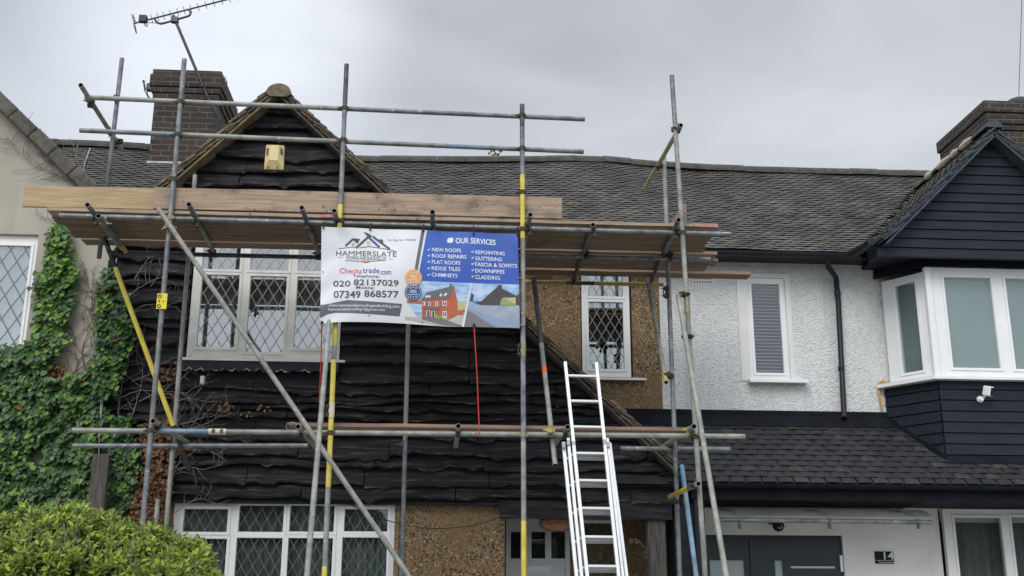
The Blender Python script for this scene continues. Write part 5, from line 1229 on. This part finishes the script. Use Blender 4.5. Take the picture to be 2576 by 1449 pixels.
# log slice sign, bracket
def logsign():
    Y = 12.95; pts = [(1354, 1318), (1362, 1304), (1385, 1299), (1412, 1297), (1438, 1303), (1447, 1316), (1440, 1331), (1415, 1338), (1385, 1337), (1364, 1329)]
    mb = MB(); q = quadpx(Y, pts); mb.prism(q, (0, .05, 0), bark); t = mb.build('log_slice_sign', bevel=.008); tag(t, 'slice of log hung over the pale front door', 'sign')
    c = sum(q, Vector())/len(q); mb = MB(); mb.raw([c+(p-c)*.80+Vector((0, -.004, 0)) for p in q], [tuple(range(len(q)))], logm); mb.build('cut_face', t)
    mb = MB(); 
    for i in (2, 4): mb.tube([q[i], (q[i].x, Y+.02, JZ-.10)], .004, wireM, 5)
    mb.build('hanging_wire', t)
logsign()
def scroll():
    Y = 12.99; mb = MB(); k = lambda x, y: W(1235.7+x*.27877, 1045.1+y*.27877, Y)
    mb.tube([k(1410, 1122), k(1412, 1275)], .007, iron, 6); mb.tube([k(1325, 1125), k(1360, 1165), k(1408, 1215)], .007, iron, 6)
    def sp(cx, cy, r, a0, tn): mb.tube([k(cx+r*(1-i/18*.75)*cos(a0+tn*2*pi*i/18), cy+r*(1-i/18*.75)*sin(a0+tn*2*pi*i/18)) for i in range(19)], .006, iron, 5)
    sp(1265, 1138, 22, -1, -1.3); sp(1312, 1142, 18, 0, 1.3); sp(1392, 1240, 20, -1.5, 1.3); sp(1395, 1278, 20, -.3, 1.4); mb.tube([k(1268, 1120), k(1310, 1122), k(1330, 1128)], .006, iron, 5)
    tag(mb.build('scroll_bracket'), 'wrought iron scroll bracket on the porch post', 'bracket')
scroll()
def small(name, Y, x, y, w, h, d, m, label, cat):
    p = W(x, y, Y); mb = MB(); mb.box(p.x-w/2, p.x+w/2, Y-d, Y, p.z-h/2, p.z+h/2, m); mb.box(p.x-w*.3, p.x+w*.3, Y-d*1.4, Y-d, p.z-h*.4, p.z+h*.4, m); tag(mb.build(name, bevel=.004), label, cat)
small('junction_box', 12.84, 510, 957, .05, .10, .03, upvcc, 'small white junction box on the black boards under the casement window', 'junction box')
small('hinge_plate', YM-.0, 1661, 1430, .05, .16, .03, upvc, 'small white fitting low on the porch post', 'fitting') if False else None
mb = MB(); a, b, c = W(870, 1262, 12.96), W(1100, 1328, 12.93), W(1272, 1296, 12.93)
pts = []
for i in range(25):
    t = i/24; p = a.lerp(c, t); s_ = 4*t*(1-t); m_ = (a+c)/2; p = p+Vector((0, 0, (b.z-m_.z)*s_)); pts.append(p)
mb.tube(pts, .0055, wireM, 5); tag(mb.build('loose_cable'), 'dark cable sagging across the pebbledash beside the big ground floor window', 'cable')
mb = MB(); 
for q in ([(262, 965), (258, 1010), (250, 1085), (248, 1170)], [(255, 990), (252, 1050), (247, 1100)]): mb.tube([W(x, y, 12.72) for x, y in q], .006, wirew, 5)
tag(mb.build('pale_cable'), 'pale cable hanging down beside the ivy covered downpipe', 'cable')
mb = MB(); q = [(227, 373), (213, 410), (206, 455), (204, 500)]; mb.tube([W(x, y, 15.2-.4*i) for i, (x, y) in enumerate(q)], .010, wirew, 5); tag(mb.build('roof_cable'), 'pale cable lying over the roof tiles at the far left', 'cable')
# weathered timber on the ivy wall
mb = MB(); a, b = W(219, 1300, 12.55), W(277, 1143, 12.55); mb.box(a.x, b.x, 12.52, 12.60, .12, b.z, timber); tag(mb.build('timber_board', bevel=.008), 'weathered grey timber board standing against the ivy', 'board')
# aerials
def yagi():
    Y = 14.82; k = lambda x, y, dy=0: W(282.5+x*.1657, y*.1657, Y+dy)
    root = thing('tv_aerial', W(545, 290, Y), 'long television aerial on a leaning pole fixed to the left chimney', 'aerial')
    mb = MB(); mb.tube([k(925, 235), k(1430, 1440), W(552, 300, 14.9)], [.022, .022, .016], aer, 8); mb.tube([k(1355, 1300, -.03), k(1365, 1320, -.03)], .03, aer, 8); mb.build('mast', root)
    mb = MB(); mb.tube([k(320, 358), k(1150, 145), k(2150, -112)], .013, aer, 8); bo = mb.build('boom', root)
    mb = MB()
    for i, x in enumerate((515, 598, 690, 778, 880, 992, 1090, 1190, 1300, 1420, 1540, 1660, 1775, 1890, 2000, 2110)):
        y = 355-.2577*(x-335); mb.tube([k(x-14, y-66+i), k(x+18, y+66-i)], .0055, aer, 5)
    mb.build('director_rods', bo)
    mb = MB(); mb.tube([k(x, y) for x, y in ((640, 280), (660, 315), (690, 350), (740, 363), (930, 312), (1000, 290), (1150, 247), (1182, 225), (1188, 195), (1165, 150))], .016, aer, 8); mb.obox(k(950, 305), X, Yv, Zv, .05, .04, .04, aer); mb.build('bracket_arm', root)
    mb = MB()
    for a, b in (((290, 210), (340, 355)), ((340, 355), (370, 510)), ((315, 215), (355, 350)), ((322, 365), (362, 505)), ((300, 270), (335, 262)), ((310, 320), (348, 312)), ((330, 410), (350, 402)), ((345, 460), (362, 455))): mb.tube([k(*a), k(*b, .06)], .006, aer, 5)
    mb.build('reflector', root)
    mb = MB(); mb.obox(k(470, 290), X, Yv, Zv, .055, .04, .05, blackp); mb.tube([k(x, y) for x, y in ((470, 235), (500, 250), (525, 330), (530, 405), (505, 395), (475, 330))], .008, aer, 6); mb.tube([k(x, y) for x, y in ((470, 300), (560, 345), (680, 350), (860, 335), (930, 345), (975, 380))], .006, aer, 5); mb.build('dipole', root)
yagi()
def mini(pts, Y, label, extra=()):
    mb = MB()
    for l in pts: mb.tube([W(282.5+x*.1657, y*.1657, Y) for x, y in l], .008, aer, 5)
    for (x, y, s) in extra: p = W(282.5+x*.1657, y*.1657, Y); mb.obox(p, X, Yv, Zv, s, s, s, aer)
    tag(mb.build('small_aerial'), label, 'aerial')
mini([[(480, 1360), (680, 1355)], [(465, 1215), (490, 1365)], [(478, 1215), (505, 1362)], [(488, 1365), (530, 1449), (560, 1500)], [(575, 1260), (600, 1340)], [(600, 1360), (640, 1410)], [(620, 1290), (645, 1400)], [(520, 1375), (540, 1449), (600, 1520)], [(455, 1240), (500, 1235)]], 15.6, 'small aerial peeping out left of the left chimney', ((580, 1330, .05),))
mini([[(1735, 1205), (1742, 1330)], [(1700, 1275), (1750, 1272)], [(1715, 1160), (1700, 1300)]], 15.9, 'tiny aerial peeping out right of the left chimney')
mb = MB(); mb.tube([W(2572, -40, 15.6), W(2563, 240, 15.6)], .006, aer, 5); tag(mb.build('aerial_rod'), 'thin upright rod above the right chimney', 'aerial')

# ================================================================== PLANTS
def inpoly(x, y, P):
    c = False; j = len(P)-1
    for i in range(len(P)):
        if (P[i][1] > y) != (P[j][1] > y) and x < (P[j][0]-P[i][0])*(y-P[i][1])/(P[j][1]-P[i][1])+P[i][0]: c = not c
        j = i
    return c
IVY = [(0, 0), (-.24, -.02), (-.5, .22), (-.33, .42), (-.36, .66), (-.14, .74), (0, 1), (.14, .74), (.36, .66), (.33, .42), (.5, .22), (.24, -.02)]
def leaf(mb, p, tip, nrm, s, m, shape=IVY, fold=.18):
    tip = tip.normalized(); sd = tip.cross(nrm).normalized(); nn = sd.cross(tip).normalized()
    P = [p+sd*(x*s)+tip*(y*s)+nn*(abs(x)*fold*s) for x, y in shape]; h = len(shape)//2
    mb.raw(P, [tuple(range(0, h+1)), tuple([0]+list(range(h, len(shape))))], m)
def ivy_patch(mb, P, dens, Y, pal, seed, s0=.042, s1=.086, depth=.16, holes=(), noise=True):
    rr = random.Random(seed); xs = [a for a, b in P]; ys = [b for a, b in P]; x0, x1, y0, y1 = min(xs)-14, max(xs)+14, min(ys)-12, max(ys)+12
    n = int((x1-x0)*(y1-y0)*dens*1.45)
    for _ in range(n):
        x, y = rr.uniform(x0, x1), rr.uniform(y0, y1); jx, jy = rr.gauss(0, 7), rr.gauss(0, 7)
        if not inpoly(x+jx, y+jy, P) or any(inpoly(x, y, h) for h in holes): continue
        cl = .5+.5*sin(x*.055+sin(y*.035)*2.1+seed)*sin(y*.06+cos(x*.03)*2)
        d = rr.random()*depth*(.45+.55*cl); p = W(x, y, Y-.02-d)
        tip = Vector((rr.uniform(-.75, .75), -.35-rr.random()*.5, -1)); nrm = Vector((rr.uniform(-.5, .5), -1, rr.uniform(.05, .9)))
        q = d/depth; m = pal[0] if rr.random() > q*1.2+.05 else rr.choice(pal[1:])
        if rr.random() < .012: m = dead
        leaf(mb, p, tip, nrm, rr.uniform(s0, s1), m)
def twig(mb, x, y, ang, ln, r, Y, rr, depth=0, m=None, sway=.25):
    pts = [W(x, y, Y)]; n = max(3, int(ln/9)); X0, Y0 = x, y; subs = []
    for i in range(n):
        ang += rr.uniform(-sway, sway); X0 += cos(ang)*ln/n; Y0 -= sin(ang)*ln/n; pts.append(W(X0, Y0, Y-rr.uniform(0, .02))); subs.append((X0, Y0, ang))
    mb.tube(pts, [r*(1-.7*i/len(pts)) for i in range(len(pts))], m, 4, caps=False)
    if depth > 0:
        for (a, b, g) in subs[1:]:
            if rr.random() < .42: twig(mb, a, b, g+rr.choice((-1, 1))*rr.uniform(.5, 1.1), ln*rr.uniform(.22, .45), r*.6, Y, rr, depth-1, m, sway)
vine = mat('bare_vine', (.10, .075, .06), .9, 0, (.20, .16, .13), 20)
vinep = mat('pale_bare_vine', (.15, .125, .11), .9, 0, (.27, .24, .21), 20)
PAL = (ivy_d, ivy_m, ivy_m, ivy_g, ivy_d, ivy_l); PALT = (ivy_m, ivy_m, ivy_l, ivy_l, ivy_d, ivy_m)
iv = thing('ivy', (-4.6, 12.8, .12), 'thick green ivy climbing the cream wall and the black downpipe', 'ivy')
mb = MB()
P1 = [(132, 568), (148, 556), (166, 575), (176, 605), (172, 645), (192, 680), (190, 712), (176, 735), (184, 765), (166, 800), (152, 830), (165, 850), (128, 890), (80, 885), (95, 840), (92, 800), (97, 745), (90, 722), (100, 690), (118, 672), (122, 620)]
P2 = [(-60, 884), (60, 872), (100, 850), (150, 845), (122, 900), (115, 930), (135, 958), (165, 958), (200, 945), (225, 930), (262, 905), (275, 940), (262, 985), (262, 1050), (240, 1100), (234, 1145), (236, 1320), (236, 1460), (-60, 1460)]
P3 = [(258, 700), (272, 675), (300, 720), (322, 775), (330, 830), (320, 880), (300, 940), (285, 985), (262, 1000), (240, 960), (238, 920), (245, 880), (252, 830), (250, 780), (252, 740)]
P4 = [(262, 1050), (300, 1045), (335, 1055), (325, 1090), (345, 1150), (340, 1230), (310, 1285), (270, 1310), (268, 1150)]
ivy_patch(mb, P1, .060, YG, PALT, 1); ivy_patch(mb, P2, .062, YG, PAL, 2, depth=.24, holes=([(75, 1128), (110, 1120), (108, 1165), (80, 1172)],)); ivy_patch(mb, P3, .060, 12.76, PAL, 3, depth=.14); ivy_patch(mb, P4, .060, 12.86, PAL, 4)
mb.noflip = True; mb.build('foliage', iv)
mb = MB(); rr = random.Random(5)
for (x, y, a, l) in ((190, 870, 1.60, 190), (236, 850, 1.55, 170), (246, 830, 1.75, 120), (180, 960, 1.5, 150), (215, 945, 1.9, 150), (250, 930, 1.9, 140), (262, 800, 1.9, 130), (205, 950, 1.3, 130), (240, 950, 1.2, 110)):
    twig(mb, x, y, a, l, .008, YG-.01, rr, 2, vine)
mb.build('bare_stems', iv); mb = MB()
for (x, y, a, l) in ((192, 470, 2.2, 230), (215, 455, 2.3, 160), (185, 455, 2.0, 90), (150, 560, 2.9, 60), (228, 450, 2.6, 120)): twig(mb, x, y, a, l, .009, YG-.03, rr, 1, vinep, .18)
mb.build('bare_stems', iv)
vn = thing('dead_creeper', (-3.2, 12.8, .12), 'leafless creeper stems and brown dead leaves clinging to the black boards', 'creeper')
mb = MB(); rr = random.Random(8)
for (x, y, a, l) in ((300, 1060, 1.35, 200), (330, 1050, 1.1, 190), (300, 950, 1.0, 130), (330, 960, .5, 130), (350, 1010, .55, 150), (400, 1080, .5, 150), (430, 1110, .3, 180), (440, 1290, .7, 120), (440, 1180, .35, 130), (330, 800, 1.0, 130), (330, 740, .9, 120), (390, 980, 1.2, 120), (300, 1000, .2, 190), (450, 1010, .3, 110), (340, 700, 1.3, 80), (420, 1240, 1.1, 170), (520, 1130, -.4, 60), (380, 720, 1.3, 60), (470, 1085, .6, 90)):
    twig(mb, x, y, a, l, .007, 12.82, rr, 2, vinep if rr.random() < .7 else vine, .30)
mb.build('stems', vn)
mb = MB(); PD = [(350, 1075), (400, 1050), (445, 1055), (455, 1100), (438, 1150), (430, 1220), (415, 1290), (400, 1340), (300, 1340), (330, 1262), (365, 1180), (360, 1120)]
DL = [(0, 0), (-.3, .2), (-.34, .55), (0, 1), (.34, .55), (.3, .2)]
def dead_patch(P, dens, Y, seed):
    rr = random.Random(seed); xs = [a for a, b in P]; ys = [b for a, b in P]
    for _ in range(int((max(xs)-min(xs))*(max(ys)-min(ys))*dens)):
        x, y = rr.uniform(min(xs), max(xs)), rr.uniform(min(ys), max(ys))
        if inpoly(x+rr.gauss(0, 5), y+rr.gauss(0, 5), P): leaf(mb, W(x, y, Y-rr.random()*.10), Vector((rr.uniform(-1, 1), -.4, rr.uniform(-1, .3))), Vector((rr.uniform(-.6, .6), -1, rr.uniform(-.5, .6))), rr.uniform(.035, .065), dead, DL, .35)
dead_patch(PD, .055, 12.83, 1); dead_patch([(117, 918), (150, 905), (172, 935), (190, 955), (135, 962)], .05, YG-.02, 2)
for pl in ([(545, 1020), (580, 1010), (590, 1030), (550, 1040)], [(600, 1035), (640, 1030), (640, 1042), (600, 1048)], [(380, 915), (445, 905), (440, 950), (390, 960)], [(465, 1125), (510, 1110), (505, 1125), (470, 1135)], [(640, 1022), (690, 1018), (690, 1030), (645, 1034)]): dead_patch(pl, .018, 12.80, 3)
mb.noflip = True; mb.build('dead_leaves', vn)
# hedge in the front garden
def hedge():
    rr = random.Random(12); root = thing('hedge_bush', (-2.7, 8.5, .12), 'bright green privet bush in the lower left foreground', 'shrub')
    OUT = [(-60, 1310), (0, 1300), (60, 1284), (123, 1272), (180, 1272), (233, 1278), (288, 1302), (340, 1318), (397, 1330), (452, 1346), (493, 1365), (525, 1395), (540, 1449), (556, 1520)]
    def top(x):
        for (a, ya), (b, yb_) in zip(OUT, OUT[1:]):
            if x <= b: return ya+24+9*sin(x*.06)+7*sin(x*.145+1)+(yb_-ya)*max(0, (x-a)/(b-a))
        return 1600
    mb = MB(); tw = MB(); LF = [(0, 0), (-.20, .30), (-.17, .65), (0, 1), (.17, .65), (.20, .30)]
    n = 0
    while n < 2300:
        x = rr.uniform(-70, 556); t = top(x); y = t+abs(rr.gauss(0, 1))**1.0*95-6
        if y > 1530 or (.5+.5*sin(x*.085+y*.03)*sin(y*.075-x*.028+1))*rr.uniform(.7, 1.3) < .33: continue
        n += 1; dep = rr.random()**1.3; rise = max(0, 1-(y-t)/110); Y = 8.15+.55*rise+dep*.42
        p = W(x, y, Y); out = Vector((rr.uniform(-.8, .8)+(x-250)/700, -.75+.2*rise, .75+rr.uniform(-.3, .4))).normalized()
        if dep > .45: pal = (hl3, hl3, hl1)  # deeper leaves coloured darker, painting in the shade inside the bush
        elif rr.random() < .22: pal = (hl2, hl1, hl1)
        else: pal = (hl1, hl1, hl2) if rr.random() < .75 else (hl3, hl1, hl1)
        k = rr.randint(3, 4); L_ = rr.uniform(.05, .085); u = out.orthogonal().normalized(); v = out.cross(u)
        tw.tube([p-out*.04, p+out*L_], [.0022, .0012], bark if False else vine, 3, caps=False)
        for i in range(k):
            a = i*pi/2+rr.uniform(-.3, .3); q = p+out*(L_*i/(k-1))
            for sg in (0, pi):
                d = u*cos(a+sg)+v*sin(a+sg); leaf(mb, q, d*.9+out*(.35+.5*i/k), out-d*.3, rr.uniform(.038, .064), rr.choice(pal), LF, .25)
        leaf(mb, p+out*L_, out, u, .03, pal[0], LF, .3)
    mb.noflip = True; mb.build('foliage', root)
    for _ in range(330):
        x = rr.uniform(-60, 530); y = top(x)+rr.uniform(62, 210); p = W(x, y, 8.22+rr.random()*.4); d = Vector((rr.uniform(-.5, .5), rr.uniform(-.3, .1), 1)).normalized(); tw.tube([p-d*.22, p+d*.04+Vector((rr.uniform(-.03, .03), 0, 0)), p+d*.13], [.006, .004, .002], vinep if rr.random() < .6 else bark, 4, caps=False)
    tw.build('twigs', root)
    cb = MB(); N_ = 30; rows_ = []  # solid dark mass inside the bush, painted as the shade between the leaves
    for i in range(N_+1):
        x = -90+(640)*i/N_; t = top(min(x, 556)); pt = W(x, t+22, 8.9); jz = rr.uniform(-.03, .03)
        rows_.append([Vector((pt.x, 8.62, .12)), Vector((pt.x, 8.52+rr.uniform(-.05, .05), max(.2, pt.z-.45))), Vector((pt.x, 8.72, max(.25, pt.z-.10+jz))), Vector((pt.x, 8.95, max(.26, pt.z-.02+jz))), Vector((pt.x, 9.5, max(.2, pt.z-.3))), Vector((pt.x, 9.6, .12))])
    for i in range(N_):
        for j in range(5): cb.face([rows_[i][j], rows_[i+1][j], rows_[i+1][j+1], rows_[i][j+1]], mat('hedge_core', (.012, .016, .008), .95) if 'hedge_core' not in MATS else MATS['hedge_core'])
    cb.raw(rows_[0], [tuple(range(6))], MATS['hedge_core']); cb.raw(rows_[-1], [tuple(range(6))], MATS['hedge_core']); cb.build('shade_core', root)
hedge()
# seedling on the ridge
mb = MB(); rr = random.Random(2); p = W(1246, 403, 15.4)
for k in range(9):
    q = p+Vector((rr.uniform(-.09, .09), 0, rr.uniform(.04, .14))); mb.tube([p, q], .004, vine, 4); leaf(mb, q, Vector((rr.uniform(-1, 1), -.3, .5)), Vector((0, -1, .3)), .05, ivy_d, DL)
tag(mb.build('ridge_weed'), 'small weed sprouting from the main roof ridge', 'plant')
